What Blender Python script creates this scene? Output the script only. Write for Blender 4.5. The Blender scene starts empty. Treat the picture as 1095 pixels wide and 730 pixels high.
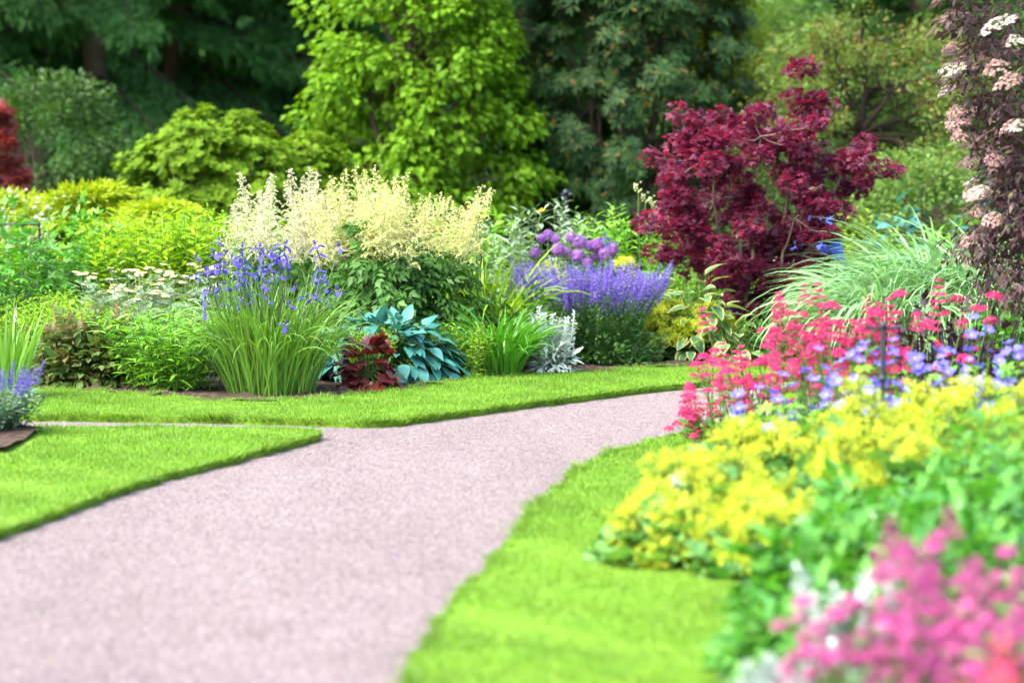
import bpy, math, random
import numpy as np
from mathutils import Vector, Matrix, Euler

# ------------------------------------------------------------------ camera, sky, sun, exposure
scene = bpy.context.scene
COL = scene.collection
R = math.radians
CAM_H, TILT, FPX = 1.5, math.atan(200/3041.7), 3041.7

cam_data = bpy.data.cameras.new('camera')
cam_data.sensor_width = 36.0
cam_data.lens = 100.0
cam_data.clip_start = 0.1
cam_data.clip_end = 600.0
cam_data.dof.use_dof = True
cam_data.dof.focus_distance = 17.4
cam_data.dof.aperture_fstop = 1.9
cam_data.dof.aperture_blades = 0
cam = bpy.data.objects.new('camera', cam_data)
COL.objects.link(cam)
cam.location = (0, 0, CAM_H)
cam.rotation_euler = (math.pi/2 - TILT, 0, 0)
scene.camera = cam

SUN_DIR = Vector((-0.60, -0.42, 1.0)).normalized()      # from the ground towards the sun
SUN_EL = math.asin(SUN_DIR.z)
SUN_AZ = math.atan2(SUN_DIR.x, SUN_DIR.y)
world = bpy.data.worlds.new("World")
scene.world = world
world.use_nodes = True
wn = world.node_tree
sky = wn.nodes.new('ShaderNodeTexSky')
sky.sky_type = 'NISHITA'
sky.sun_disc = False
sky.sun_elevation = SUN_EL
sky.sun_rotation = SUN_AZ
sky.dust_density = 4.0
sky.air_density = 0.8
wn.links.new(sky.outputs[0], wn.nodes['Background'].inputs['Color'])
wn.nodes['Background'].inputs['Strength'].default_value = 0.15

sun_data = bpy.data.lights.new('sun', 'SUN')
sun_data.energy = 1.1
sun_data.angle = R(30)
sun_data.color = (1.0, 0.95, 0.86)
sun = bpy.data.objects.new('sun', sun_data)
COL.objects.link(sun)
sun.rotation_euler = SUN_DIR.to_track_quat('Z', 'Y').to_euler()

vs = scene.view_settings
vs.view_transform = 'Standard'
vs.look = 'None'
vs.gamma = 1.0
vs.use_curve_mapping = False
vs.exposure = 2.7
cy = scene.cycles
cy.max_bounces = 7
cy.diffuse_bounces = 4
cy.glossy_bounces = 2
cy.transmission_bounces = 4
cy.transparent_max_bounces = 4
cy.caustics_reflective = False
cy.caustics_refractive = False
cy.use_denoising = True
cy.use_adaptive_sampling = True
cy.adaptive_threshold = 0.02
cy.sample_clamp_indirect = 6.0

# ------------------------------------------------------------------ helpers: placement
def at(px, py, z=0.0):
    """the point at height z seen at photo position (px, py)"""
    u, v = (px-547.5)/FPX, (365-py)/FPX
    st, ct = math.sin(TILT), math.cos(TILT)
    d = (u, ct+v*st, -st+v*ct)
    k = (z-CAM_H)/d[2]
    return (d[0]*k, d[1]*k)
def atd(px, depth):
    return ((px-547.5)/FPX*depth*1.0, depth)
def zat(py, depth):
    v = (365-py)/FPX
    st, ct = math.sin(TILT), math.cos(TILT)
    return CAM_H + depth*(-st+v*ct)/(ct+v*st)
def rngof(s): return np.random.default_rng(s)

# ------------------------------------------------------------------ helpers: geometry in numpy
class G:
    def __init__(s): s.V=[]; s.F=[]; s.M=[]; s.n=0
    def add(s, V, F, m=0):
        V=np.asarray(V,float).reshape(-1,3); F=np.asarray(F,int)
        s.V.append(V); s.F.append(F+s.n); s.M.append(m); s.n+=len(V); return s
    def addT(s, T, Rm, sc, loc):
        """copies of template T=(V,[(F,mat)]) with rotations Rm (N,3,3), scales sc (N,) or (N,3), places loc (N,3)"""
        V,FL=T; N=len(loc); k=len(V)
        if N==0: return s
        sc=np.asarray(sc,float)
        if sc.ndim==0: sc=np.full(N,float(sc))
        W = V[None]*(sc[:,None,None] if sc.ndim==1 else sc[:,None,:])
        W = np.einsum('nij,nkj->nki',Rm,W)+loc[:,None,:]
        off=(np.arange(N)*k)[:,None,None]
        s.V.append(W.reshape(-1,3))
        for F,m in FL:
            F=np.asarray(F,int)
            s.F.append((F[None]+off).reshape(-1,F.shape[1])+s.n); s.M.append(m)
        s.n+=N*k; return s
    def mesh(s, name, mats, smooth=True):
        me=bpy.data.meshes.new(name)
        V=np.concatenate(s.V) if s.V else np.zeros((0,3))
        loops=np.concatenate([f.ravel() for f in s.F]); tot=np.concatenate([np.full(len(f),f.shape[1]) for f in s.F])
        mi=np.concatenate([np.full(len(f),m) for f,m in zip(s.F,s.M)])
        st=np.concatenate([[0],np.cumsum(tot)[:-1]])
        me.vertices.add(len(V)); me.vertices.foreach_set('co',V.astype(np.float32).ravel())
        me.loops.add(len(loops)); me.loops.foreach_set('vertex_index',loops.astype(np.int32))
        me.polygons.add(len(tot)); me.polygons.foreach_set('loop_start',st.astype(np.int32))
        me.polygons.foreach_set('loop_total',tot.astype(np.int32))
        for m in (mats if isinstance(mats,(list,tuple)) else [mats]): me.materials.append(m)
        me.polygons.foreach_set('material_index',mi.astype(np.int32))
        me.polygons.foreach_set('use_smooth',np.full(len(tot),smooth))
        me.update(calc_edges=True)
        return me
def nrm(a): return a/np.maximum(np.linalg.norm(a,axis=-1,keepdims=True),1e-9)
def frames(d, n):
    """rotation matrices whose +Y is d and whose +Z is near n"""
    y=nrm(d); x=np.cross(y,n); bad=np.linalg.norm(x,axis=-1)<1e-4
    if bad.any(): x[bad]=np.cross(y[bad],np.array([1.,0.3,0.2]))
    x=nrm(x); z=np.cross(x,y); return np.stack([x,y,z],axis=-1)
def rot1(d,n=(0,0,1)):
    return Matrix(frames(np.array([d],float),np.array([n],float))[0].tolist())

def leafT(nseg=2, w=0.3, fold=0.15, droop=0.2, peak=0.4, stalk=0.0, edge=None):
    """leaf of length 1 along +Y, folded on its midrib, tip drooping; edge = share of half width in material 1"""
    if nseg==1: return leaf4(w,fold,peak)
    cols=[-1,0,1] if edge is None else [-1,-(1-edge),0,1-edge,1]
    rows=[]
    for i in range(nseg+1):
        t=i/nseg; a=t**(math.log(0.5)/math.log(peak))
        hw=w*0.5*max(0.02,math.sin(math.pi*a))**0.85
        rows.append([(c*hw, stalk+t, fold*abs(c)*hw*2-droop*t*t) for c in cols])
    V=np.array(rows).reshape(-1,3); C=len(cols); F0=[];F1=[]
    for i in range(nseg):
        for j in range(C-1):
            q=(i*C+j,i*C+j+1,(i+1)*C+j+1,(i+1)*C+j)
            (F1 if edge is not None and j in (0,C-2) else F0).append(q)
    FL=[(np.array(F0),0)]
    if F1: FL.append((np.array(F1),1))
    return (V,FL)
def leaf4(w=0.4,fold=0.12,peak=0.45):
    V=np.array([(0,0,0),(-w/2,peak,fold*w),(0,1,0),(w/2,peak,fold*w)]); return (V,[(np.array([(0,2,1),(0,3,2)]),0)])
def palmT(lobes=5, r_in=0.35, spread=2.5, cup=0.15):
    """palmate leaf: a fan of pointed lobes, stalk end at the origin"""
    V=[(0,0.12,0)]
    n=lobes*2+1
    for i in range(n):
        a=-spread+2*spread*i/(n-1)
        r=(0.30 if i in(0,n-1) else (1.0-0.33*abs(a)/spread if i%2 else r_in))
        V.append((math.sin(a)*r*0.9,0.12+math.cos(a)*r*0.85,-cup*r*r))
    return (np.array(V),[(np.array([(0,i+2,i+1) for i in range(n-1)]),0)])
def roundT(n=9, cup=0.18, lob=0.1):
    """round scalloped leaf, stalk at the origin"""
    V=[(0,0.42,-0.06)]
    for i in range(n):
        a=math.pi+0.25+(2*math.pi-0.5)*i/(n-1); r=0.5*(1+lob*(1 if i%2 else -1))
        V.append((math.sin(a)*r,0.42+math.cos(a)*r,cup*(0.5+0.5*math.sin(i*2.1))-0.05))
    V.append((0,0.1,0))
    return (np.array(V),[(np.array([(0,i+1,i+2) for i in range(n)]+[(0,n+1,1)]),0)])
def starT(p=5, w=0.5, cone=0.25):
    """little flower facing +Z, petals of length 1"""
    V=[];F=[]
    for i in range(p):
        a=2*math.pi*i/p; c,s=math.cos(a),math.sin(a); b=len(V)
        V+=[(0,0,0),(c*.6-s*w/2,s*.6+c*w/2,cone*.7),(c,s,cone),(c*.6+s*w/2,s*.6-c*w/2,cone*.7)]
        F.append((b,b+3,b+2,b+1))
    return (np.array(V),[(np.array(F),0)])
def joinT(parts):
    """one template out of (T, Rm(3,3), scale, loc, mat or None)"""
    V=[];FL=[];n=0
    for T,Rm,sc,loc,m in parts:
        W=(T[0]*sc)@np.asarray(Rm).T+np.asarray(loc)
        V.append(W)
        for F,mm in T[1]: FL.append((np.asarray(F)+n,mm if m is None else m))
        n+=len(W)
    out={}
    for F,m in FL: out.setdefault((m,F.shape[1]),[]).append(F)
    return (np.concatenate(V),[(np.concatenate(fs),m) for (m,_),fs in out.items()])
def rosetteT(leaf, n, tilt=0.35, sizes=(0.8,1.1), seed=1):
    r=rngof(seed); P=[]
    for i in range(n):
        a=2*math.pi*i/n*1.0+r.uniform(-.25,.25); e=tilt+r.uniform(-.3,.3)
        d=np.array([[math.cos(a)*math.cos(e),math.sin(a)*math.cos(e),math.sin(e)]])
        P.append((leaf,frames(d,np.array([[0,0,1.]]))[0],r.uniform(*sizes),d[0]*0.05,None))
    return joinT(P)
def frondT(leaf, pairs, length=1.0, lsize=0.4, ang=0.9, droop=0.25, taper=0.6):
    """pinnate leaf along +Y"""
    P=[]
    for i in range(pairs):
        t=0.25+0.7*i/max(1,pairs-1)
        for s in (-1,1):
            d=np.array([[s*math.sin(ang),math.cos(ang),-0.25]])
            P.append((leaf,frames(d,np.array([[0,0,1.]]))[0],lsize*(1-taper*abs(t-.45)),(0,t*length*.8,-droop*t*t),None))
    P.append((leaf,frames(np.array([[0,1.,-.4]]),np.array([[0,0,1.]]))[0],lsize*1.1,(0,length*.8,-droop*.8),None))
    return joinT(P)

def ribbons(g, base, az, L, W, th0, th1, p=1.5, nseg=6, cols=(-1,1), roll=None, fold=0.0, mid=None, m=0):
    N=len(base); t=np.linspace(0,1,nseg+1); tm=(t[1:]+t[:-1])/2
    th=th0[:,None]+(th1-th0)[:,None]*tm[None]**p
    ds=(L/nseg)[:,None]
    h=np.concatenate([np.zeros((N,1)),np.cumsum(np.sin(th)*ds,1)],1); z=np.concatenate([np.zeros((N,1)),np.cumsum(np.cos(th)*ds,1)],1)
    ca,sa=np.cos(az)[:,None],np.sin(az)[:,None]
    pos=base[:,None,:]+np.stack([h*ca,h*sa,z],-1)
    tha=th0[:,None]+(th1-th0)[:,None]*t[None]**p
    side=np.stack([-sa+0*h,ca+0*h,0*h],-1)
    nor=np.stack([np.cos(tha)*ca,np.cos(tha)*sa,-np.sin(tha)],-1)
    if roll is None: roll=np.zeros(N)
    cr,sr=np.cos(roll)[:,None,None],np.sin(roll)[:,None,None]
    side,nor=side*cr+nor*sr,nor*cr-side*sr
    prof=(1-t**3*0.96)*(0.55+0.45*np.minimum(1,t*4)); hw=(W/2)[:,None]*prof[None]
    C=len(cols); c=np.array(cols,float)
    V=pos[:,:,None,:]+side[:,:,None,:]*(hw[:,:,None]*c)[...,None]-nor[:,:,None,:]*(fold*hw[:,:,None]*np.abs(c))[...,None]
    idx=(np.arange(N)*(nseg+1)*C)[:,None,None]
    F={}
    for j in range(C-1):
        i=np.arange(nseg); q=np.stack([i*C+j,i*C+j+1,(i+1)*C+j+1,(i+1)*C+j],-1)
        F.setdefault(1 if mid is not None and j==mid else m,[]).append((q[None]+idx).reshape(-1,4))
    s=g.n; g.V.append(V.reshape(-1,3)); g.n+=N*(nseg+1)*C
    for mm,fs in F.items(): g.F.append(np.concatenate(fs)+s); g.M.append(mm)
    return pos
def tubes(g, P, r, k=4, m=0):
    """stems: P (N,m,3), r (N,m)"""
    P=np.asarray(P,float); N,mm,_=P.shape; r=np.broadcast_to(np.asarray(r,float),(N,mm))
    T=np.gradient(P,axis=1); T=nrm(T)
    ref=np.where(np.abs(T[...,2:3])>0.9,np.array([1.,0,0]),np.array([0,0,1.]))
    a=nrm(np.cross(T,ref)); b=np.cross(T,a)
    ang=2*math.pi*np.arange(k)/k
    V=P[:,:,None,:]+r[:,:,None,None]*(a[:,:,None,:]*np.cos(ang)[:,None]+b[:,:,None,:]*np.sin(ang)[:,None])
    i,j=np.meshgrid(np.arange(mm-1),np.arange(k),indexing='ij'); j2=(j+1)%k
    q=np.stack([i*k+j,i*k+j2,(i+1)*k+j2,(i+1)*k+j],-1).reshape(-1,4)
    g.V.append(V.reshape(-1,3)); g.F.append((q[None]+(np.arange(N)*mm*k)[:,None,None]).reshape(-1,4)+g.n); g.M.append(m); g.n+=N*mm*k
def ballT(nu=8,nv=5):
    V=[(0,0,1)];F=[]
    for i in range(1,nv):
        th=math.pi*i/nv
        V+=[(math.sin(th)*math.cos(2*math.pi*j/nu),math.sin(th)*math.sin(2*math.pi*j/nu),math.cos(th)) for j in range(nu)]
    V.append((0,0,-1)); F3=[];F4=[]
    for j in range(nu): F3.append((0,1+j,1+(j+1)%nu)); F3.append((len(V)-1,1+(nv-2)*nu+(j+1)%nu,1+(nv-2)*nu+j))
    for i in range(nv-2):
        for j in range(nu): F4.append((1+i*nu+j,1+(i+1)*nu+j,1+(i+1)*nu+(j+1)%nu,1+i*nu+(j+1)%nu))
    return (np.array(V,float),[(np.array(F3),0),(np.array(F4),0)])
def curve_pts(a,b,n=6,sag=0.0,jit=0.0,r=None):
    a,b=np.array(a,float),np.array(b,float); t=np.linspace(0,1,n)[:,None]
    P=a+(b-a)*t; P[:,2]+=(4*sag*(t*(1-t)))[:,0]
    if jit and r is not None: P[1:-1]+=r.normal(0,jit,(n-2,3))
    return P
def dome(r, N, rx, ry, h, inner=0.55, lump=0.14, low=0.0, k=3.0):
    """points filling the outer shell of a lumpy mound, and their outward directions"""
    u=r.normal(size=(N,3)); u[:,2]=np.abs(u[:,2]); u=nrm(u)
    ph=r.uniform(0,6.28,6)
    q=1+lump*(np.sin(u[:,0]*k*2+ph[0])+np.sin(u[:,1]*k*2+ph[1])*np.sin(u[:,2]*k*2+ph[2])+.6*np.sin((u[:,0]+u[:,2])*k*3+ph[3]))
    rad=(inner+(1-inner)*r.uniform(0,1,N)**0.6)*q
    P=u*rad[:,None]*np.array([rx,ry,h]); P[:,2]=np.maximum(P[:,2]+low*0,0.02)
    return P, nrm(u/np.array([rx,ry,h]))

# ------------------------------------------------------------------ helpers: objects
def thing(name,label,cat,loc=(0,0,0),group=None,rz=0.0):
    o=bpy.data.objects.new(name,None); COL.objects.link(o); o.empty_display_size=.1
    o.location=loc; o.rotation_euler=(0,0,rz); o['label']=label; o['category']=cat
    if group: o['group']=group
    return o
def part(name,g,mats,parent,smooth=True,kind=None):
    me=g if isinstance(g,bpy.types.Mesh) else g.mesh(name,mats,smooth)
    o=bpy.data.objects.new(name,me); COL.objects.link(o); o.parent=parent
    if kind: o['kind']=kind
    return o
def put(name,me,parent,loc,d=None,n=(0,0,1),sc=1.0,rz=None):
    """a part that shares mesh me; its +Z along d"""
    o=bpy.data.objects.new(name,me); COL.objects.link(o); o.parent=parent
    q=Vector(d).to_track_quat('Z','Y').to_matrix() if d is not None else Matrix.Identity(3)
    if rz is not None: q=q@Matrix.Rotation(rz,3,'Z')
    o.matrix_local=Matrix.Translation(Vector(loc))@q.to_4x4()@Matrix.Scale(sc,4)
    return o
def dup(root,loc,rz=0.0,sc=1.0,label=None):
    kids=[c for c in scene.objects if c.parent==root] if False else list(root.children)
    c=root.copy(); COL.objects.link(c); c.location=loc; c.rotation_euler=(0,0,rz); c.scale=(sc,sc,sc)
    if label: c['label']=label
    for ch in kids:
        k=ch.copy(); COL.objects.link(k); k.parent=c
        for gr in list(ch.children):
            q=gr.copy(); COL.objects.link(q); q.parent=k
    return c
def structure(name,g,mat,smooth=False):
    o=bpy.data.objects.new(name,g.mesh(name,mat,smooth)); COL.objects.link(o); o['kind']='structure'; return o

# ------------------------------------------------------------------ materials
def newmat(name):
    m=bpy.data.materials.new(name); m.use_nodes=True; nt=m.node_tree
    for n in list(nt.nodes): nt.nodes.remove(n)
    return m,nt,nt.nodes.new('ShaderNodeOutputMaterial')
def ramp(nt,src,stops):
    r=nt.nodes.new('ShaderNodeValToRGB'); e=r.color_ramp.elements
    while len(e)<len(stops): e.new(0.5)
    for el,(p,c) in zip(e,stops): el.position=p; el.color=(*c,1)
    nt.links.new(src,r.inputs[0]); return r.outputs[0]
def leafmat(name,cols,trans=0.35,rough=0.45,spec=0.35,tint=(1.25,1.35,0.45),k=1.0):
    """living leaf or petal: its own colours, one per leaf at random, and light passing through"""
    m,nt,out=newmat(name)
    geo=nt.nodes.new('ShaderNodeNewGeometry')
    st=[c if len(c)==2 else (i/max(1,len(cols)-1),c) for i,c in enumerate(cols)]
    st=[(a,tuple(min(.85,v*k) for v in c)) for a,c in st]
    col=ramp(nt,geo.outputs['Random Per Island'],st)
    nz=nt.nodes.new('ShaderNodeTexNoise'); nz.inputs['Scale'].default_value=2.3
    tc=nt.nodes.new('ShaderNodeTexCoord'); nt.links.new(tc.outputs['Object'],nz.inputs['Vector'])
    hs=nt.nodes.new('ShaderNodeHueSaturation'); nt.links.new(col,hs.inputs['Color'])
    mr=nt.nodes.new('ShaderNodeMapRange'); mr.inputs['From Min'].default_value=.3; mr.inputs['From Max'].default_value=.7
    mr.inputs['To Min'].default_value=.8; mr.inputs['To Max'].default_value=1.2
    nt.links.new(nz.outputs['Fac'],mr.inputs['Value']); nt.links.new(mr.outputs[0],hs.inputs['Value'])
    col=hs.outputs[0]
    b=nt.nodes.new('ShaderNodeBsdfPrincipled'); b.inputs['Roughness'].default_value=rough; b.inputs['Specular IOR Level'].default_value=spec
    nt.links.new(col,b.inputs['Base Color'])
    t=nt.nodes.new('ShaderNodeBsdfTranslucent')
    mul=nt.nodes.new('ShaderNodeMix'); mul.data_type='RGBA'; mul.blend_type='MULTIPLY'; mul.inputs['Factor'].default_value=1.0
    nt.links.new(col,mul.inputs[6]); mul.inputs[7].default_value=(*tint,1); nt.links.new(mul.outputs[2],t.inputs['Color'])
    mx=nt.nodes.new('ShaderNodeMixShader'); mx.inputs[0].default_value=trans
    nt.links.new(b.outputs[0],mx.inputs[1]); nt.links.new(t.outputs[0],mx.inputs[2]); nt.links.new(mx.outputs[0],out.inputs[0])
    return m
def petal(name,cols,trans=0.3,rough=0.6): return leafmat(name,cols,trans,rough,0.2,(1.1,1.05,1.1),.85)
def solid(name,cols,rough=0.8,scale=30.0,bump=0.3,spec=0.3,metal=0.0,stretch=(1,1,1),detail=6):
    """rough natural surface: noise between colours, with bump"""
    m,nt,out=newmat(name)
    tc=nt.nodes.new('ShaderNodeTexCoord'); mp=nt.nodes.new('ShaderNodeMapping'); mp.inputs['Scale'].default_value=stretch
    nt.links.new(tc.outputs['Object'],mp.inputs[0])
    nz=nt.nodes.new('ShaderNodeTexNoise'); nz.inputs['Scale'].default_value=scale; nz.inputs['Detail'].default_value=detail
    nt.links.new(mp.outputs[0],nz.inputs['Vector'])
    st=[(0.3+0.4*i/max(1,len(cols)-1),c) for i,c in enumerate(cols)]
    col=ramp(nt,nz.outputs['Fac'],st)
    b=nt.nodes.new('ShaderNodeBsdfPrincipled'); b.inputs['Roughness'].default_value=rough; b.inputs['Specular IOR Level'].default_value=spec; b.inputs['Metallic'].default_value=metal
    nt.links.new(col,b.inputs['Base Color'])
    if bump:
        bp=nt.nodes.new('ShaderNodeBump'); bp.inputs['Strength'].default_value=bump; bp.inputs['Distance'].default_value=0.02
        nt.links.new(nz.outputs['Fac'],bp.inputs['Height']); nt.links.new(bp.outputs[0],b.inputs['Normal'])
    nt.links.new(b.outputs[0],out.inputs[0]); return m

STEM=leafmat('green_stem',[(.06,.13,.02),(.09,.17,.03)],.1,.5)
BARK=solid('bark',[(.035,.025,.02),(.11,.08,.06),(.06,.05,.04)],.9,12,.6,.2,stretch=(3,3,.6))
BARKP=solid('pale_bark',[(.08,.055,.04),(.16,.115,.085),(.11,.08,.06)],.85,14,.4,.2,stretch=(3,3,.6))

# ================================================================== the ground
def chaikin(P,n=2):
    P=np.array(P,float)
    for _ in range(n):
        Q=np.roll(P,-1,0); P=np.stack([P*.75+Q*.25,P*.25+Q*.75],1).reshape(-1,2)
    return P
def resample(P,step):
    Q=np.roll(P,-1,0); out=[]
    for a,b in zip(P,Q):
        n=max(1,int(np.linalg.norm(b-a)/step)); 
        for i in range(n): out.append(a+(b-a)*i/n)
    return np.array(out)
def inpoly(x,y,P):
    c=np.zeros(len(x),bool); j=len(P)-1
    for i in range(len(P)):
        xi,yi=P[i]; xj,yj=P[j]
        k=((yi>y)!=(yj>y))&(x<(xj-xi)*(y-yi)/(yj-yi+1e-12)+xi)
        c^=k; j=i
    return c
def slab(name,P,z,mat,skirt_to=-.06):
    import bmesh
    bm=bmesh.new()
    top=[bm.verts.new((x,y,z)) for x,y in P]; bot=[bm.verts.new((x,y,skirt_to)) for x,y in P]
    f=bm.faces.new(top); n=len(P)
    for i in range(n): 
        q=bm.faces.new((bot[i],bot[(i+1)%n],top[(i+1)%n],top[i])); q.material_index=1
    bmesh.ops.recalc_face_normals(bm,faces=bm.faces[:])
    bmesh.ops.triangulate(bm,faces=[f],quad_method='BEAUTY',ngon_method='EAR_CLIP')
    me=bpy.data.meshes.new(name); bm.to_mesh(me); bm.free()
    for m in mat: me.materials.append(m)
    o=bpy.data.objects.new(name,me); COL.objects.link(o); o['kind']='structure'; return o

SOIL=solid('soil',[(.02,.013,.009),(.045,.031,.023),(.08,.06,.048)],.95,22,1.0,.1)
TURF=solid('turf',[(.07,.15,.012),(.11,.21,.018),(.09,.18,.012)],.9,6,.5,.1)
def gravelmat():
    m,nt,out=newmat('fine_gravel')
    tc=nt.nodes.new('ShaderNodeTexCoord')
    vo=nt.nodes.new('ShaderNodeTexVoronoi'); vo.inputs['Scale'].default_value=120
    nt.links.new(tc.outputs['Object'],vo.inputs['Vector'])
    big=nt.nodes.new('ShaderNodeTexNoise'); big.inputs['Scale'].default_value=1.6; big.inputs['Detail'].default_value=5
    nt.links.new(tc.outputs['Object'],big.inputs['Vector'])
    sep=nt.nodes.new('ShaderNodeSeparateColor'); nt.links.new(vo.outputs['Color'],sep.inputs[0])
    c=ramp(nt,sep.outputs[0],[(0,(.068,.053,.051)),(.3,(.13,.105,.101)),(.6,(.16,.132,.128)),(.85,(.2,.17,.166)),(1,(.28,.25,.245))])
    mpp=nt.nodes.new('ShaderNodeMapping'); mpp.inputs['Scale'].default_value=(2.2,.35,1); mpp.inputs['Rotation'].default_value=(0,0,-.12); nt.links.new(tc.outputs['Object'],mpp.inputs[0]); nt.links.new(mpp.outputs[0],big.inputs['Vector']); big.inputs['Scale'].default_value=.8
    c2=ramp(nt,big.outputs['Fac'],[(.32,(.86,.85,.85)),(.5,(.97,.965,.965)),(.68,(1.04,1.04,1.04))])
    mx=nt.nodes.new('ShaderNodeMix'); mx.data_type='RGBA'; mx.blend_type='MULTIPLY'; mx.inputs['Factor'].default_value=1
    nt.links.new(c,mx.inputs[6]); nt.links.new(c2,mx.inputs[7])
    b=nt.nodes.new('ShaderNodeBsdfPrincipled'); b.inputs['Roughness'].default_value=.9; b.inputs['Specular IOR Level'].default_value=.15
    nt.links.new(mx.outputs[2],b.inputs['Base Color'])
    bp=nt.nodes.new('ShaderNodeBump'); bp.inputs['Strength'].default_value=.6; bp.inputs['Distance'].default_value=.01; bp.invert=True
    nt.links.new(vo.outputs['Distance'],bp.inputs['Height']); nt.links.new(bp.outputs[0],b.inputs['Normal'])
    nt.links.new(b.outputs[0],out.inputs[0]); return m
GRAVEL=gravelmat()

def sheet(name,x0,x1,y0,y1,z,mat,nx=2,ny=2,amp=0,seed=0,bumps=3):
    r=rngof(seed); X,Y=np.meshgrid(np.linspace(x0,x1,nx),np.linspace(y0,y1,ny))
    Z=np.full_like(X,z)
    if amp:
        for _ in range(bumps*3): 
            kx,ky,p=r.uniform(-6,6),r.uniform(-6,6),r.uniform(0,6); Z=Z+amp/bumps*np.sin(kx*X+ky*Y+p)
    V=np.stack([X,Y,Z],-1).reshape(-1,3); i,j=np.meshgrid(np.arange(ny-1),np.arange(nx-1),indexing='ij')
    F=np.stack([i*nx+j,i*nx+j+1,(i+1)*nx+j+1,(i+1)*nx+j],-1).reshape(-1,4)
    g=G(); g.add(V,F); return structure(name,g,mat,True)
sheet('ground',-250,250,-60,400,-.07,TURF)
sheet('path',-7,7,2,20.2,0.0,GRAVEL)

LZ=.038
def pl(L,z=LZ): return [at(x,y,z) for x,y in L]
nearP=pl([(-40,578),(0,566.5),(60,546),(150,513.5),(250,487),(325,468.5),(344,463),(338,458.5),(300,457.2),(150,457),(0,456),(-300,456)])+[(-7,15.8),(-7,9.5)]
P2=np.array(nearP); near_poly=resample(chaikin(P2,2),.09)
strip_front=[(-500,442),(0,442.5),(150,444.5),(300,447.5),(385,450.5),(420,449.5),(470,443),(520,436),(570,429),(620,423),(680,415.5),(740,409),(790,405),(900,398),(1100,392),(1500,388)]
strip_back=[(1500,378),(1100,383),(900,386),(790,388),(760,391),(620,401),(545,406),(480,411),(440,417),(400,424),(340,429),(230,431),(100,420),(25,417),(-100,415),(-500,413)]
strip_back=[(x,y-3.5) for x,y in strip_back]
strip_poly=resample(chaikin(pl(strip_front)+pl(strip_back),2),.09)
right_lawn=pl([(425,760),(437,728),(470,662),(520,603),(580,538),(600,515),(640,488),(690,472),(735,461.5),(790,448),(900,440),(1100,434),(1100,441),(900,450),(800,461),(745,478),(722,515),(705,555),(716,576),(747,597),(802,615),(836,645),(846,700),(852,770)])+[(.72,4.0),(-.55,4.0)]
right_poly=resample(chaikin(right_lawn,2),.09)
rj=rngof(5)
for P in (near_poly,strip_poly,right_poly): P+=rj.normal(0,.012,P.shape)
slab('near_lawn',near_poly,LZ,[TURF,TURF]); slab('border_lawn',strip_poly,LZ,[TURF,TURF]); slab('right_lawn',right_poly,LZ,[TURF,TURF])

# beds
def bedgrid(name,x0,x1,y0,y1,P,z,seed):
    r=rngof(seed); n=int((x1-x0)/.12); m=int((y1-y0)/.12)
    X,Y=np.meshgrid(np.linspace(x0,x1,n),np.linspace(y0,y1,m)); Z=z+r.normal(0,.012,X.shape)
    V=np.stack([X,Y,Z],-1).reshape(-1,3); i,j=np.meshgrid(np.arange(m-1),np.arange(n-1),indexing='ij')
    F=np.stack([i*n+j,i*n+j+1,(i+1)*n+j+1,(i+1)*n+j],-1).reshape(-1,4)
    c=V[F].mean(1); F=F[inpoly(c[:,0],c[:,1],np.array(P))]
    g=G(); g.add(V,F); return structure(name,g,SOIL,True)
left_bed=pl([(x,y+1.5) for x,y in strip_back],.04)+[(-11,26.5),(11,26.5)]
bedgrid('border_soil',-10,10,15,27,left_bed,.035,1)
right_bed=pl([(1500,440),(1100,439),(900,448),(800,459),(742,477),(718,515),(702,555),(712,577),(743,599),(798,617),(832,647),(842,700),(848,770)],.04)+[(.70,4.0),(5.5,4.0)]
bedgrid('island_soil',.3,5.5,4,17,right_bed,.04,2)
corner_bed=pl([(-60,482),(10,480),(34,472),(38,462),(30,455),(-60,450)],.06)
bedgrid('corner_soil',-3.6,-2.2,13.5,16.3,corner_bed,.062,3)

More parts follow.
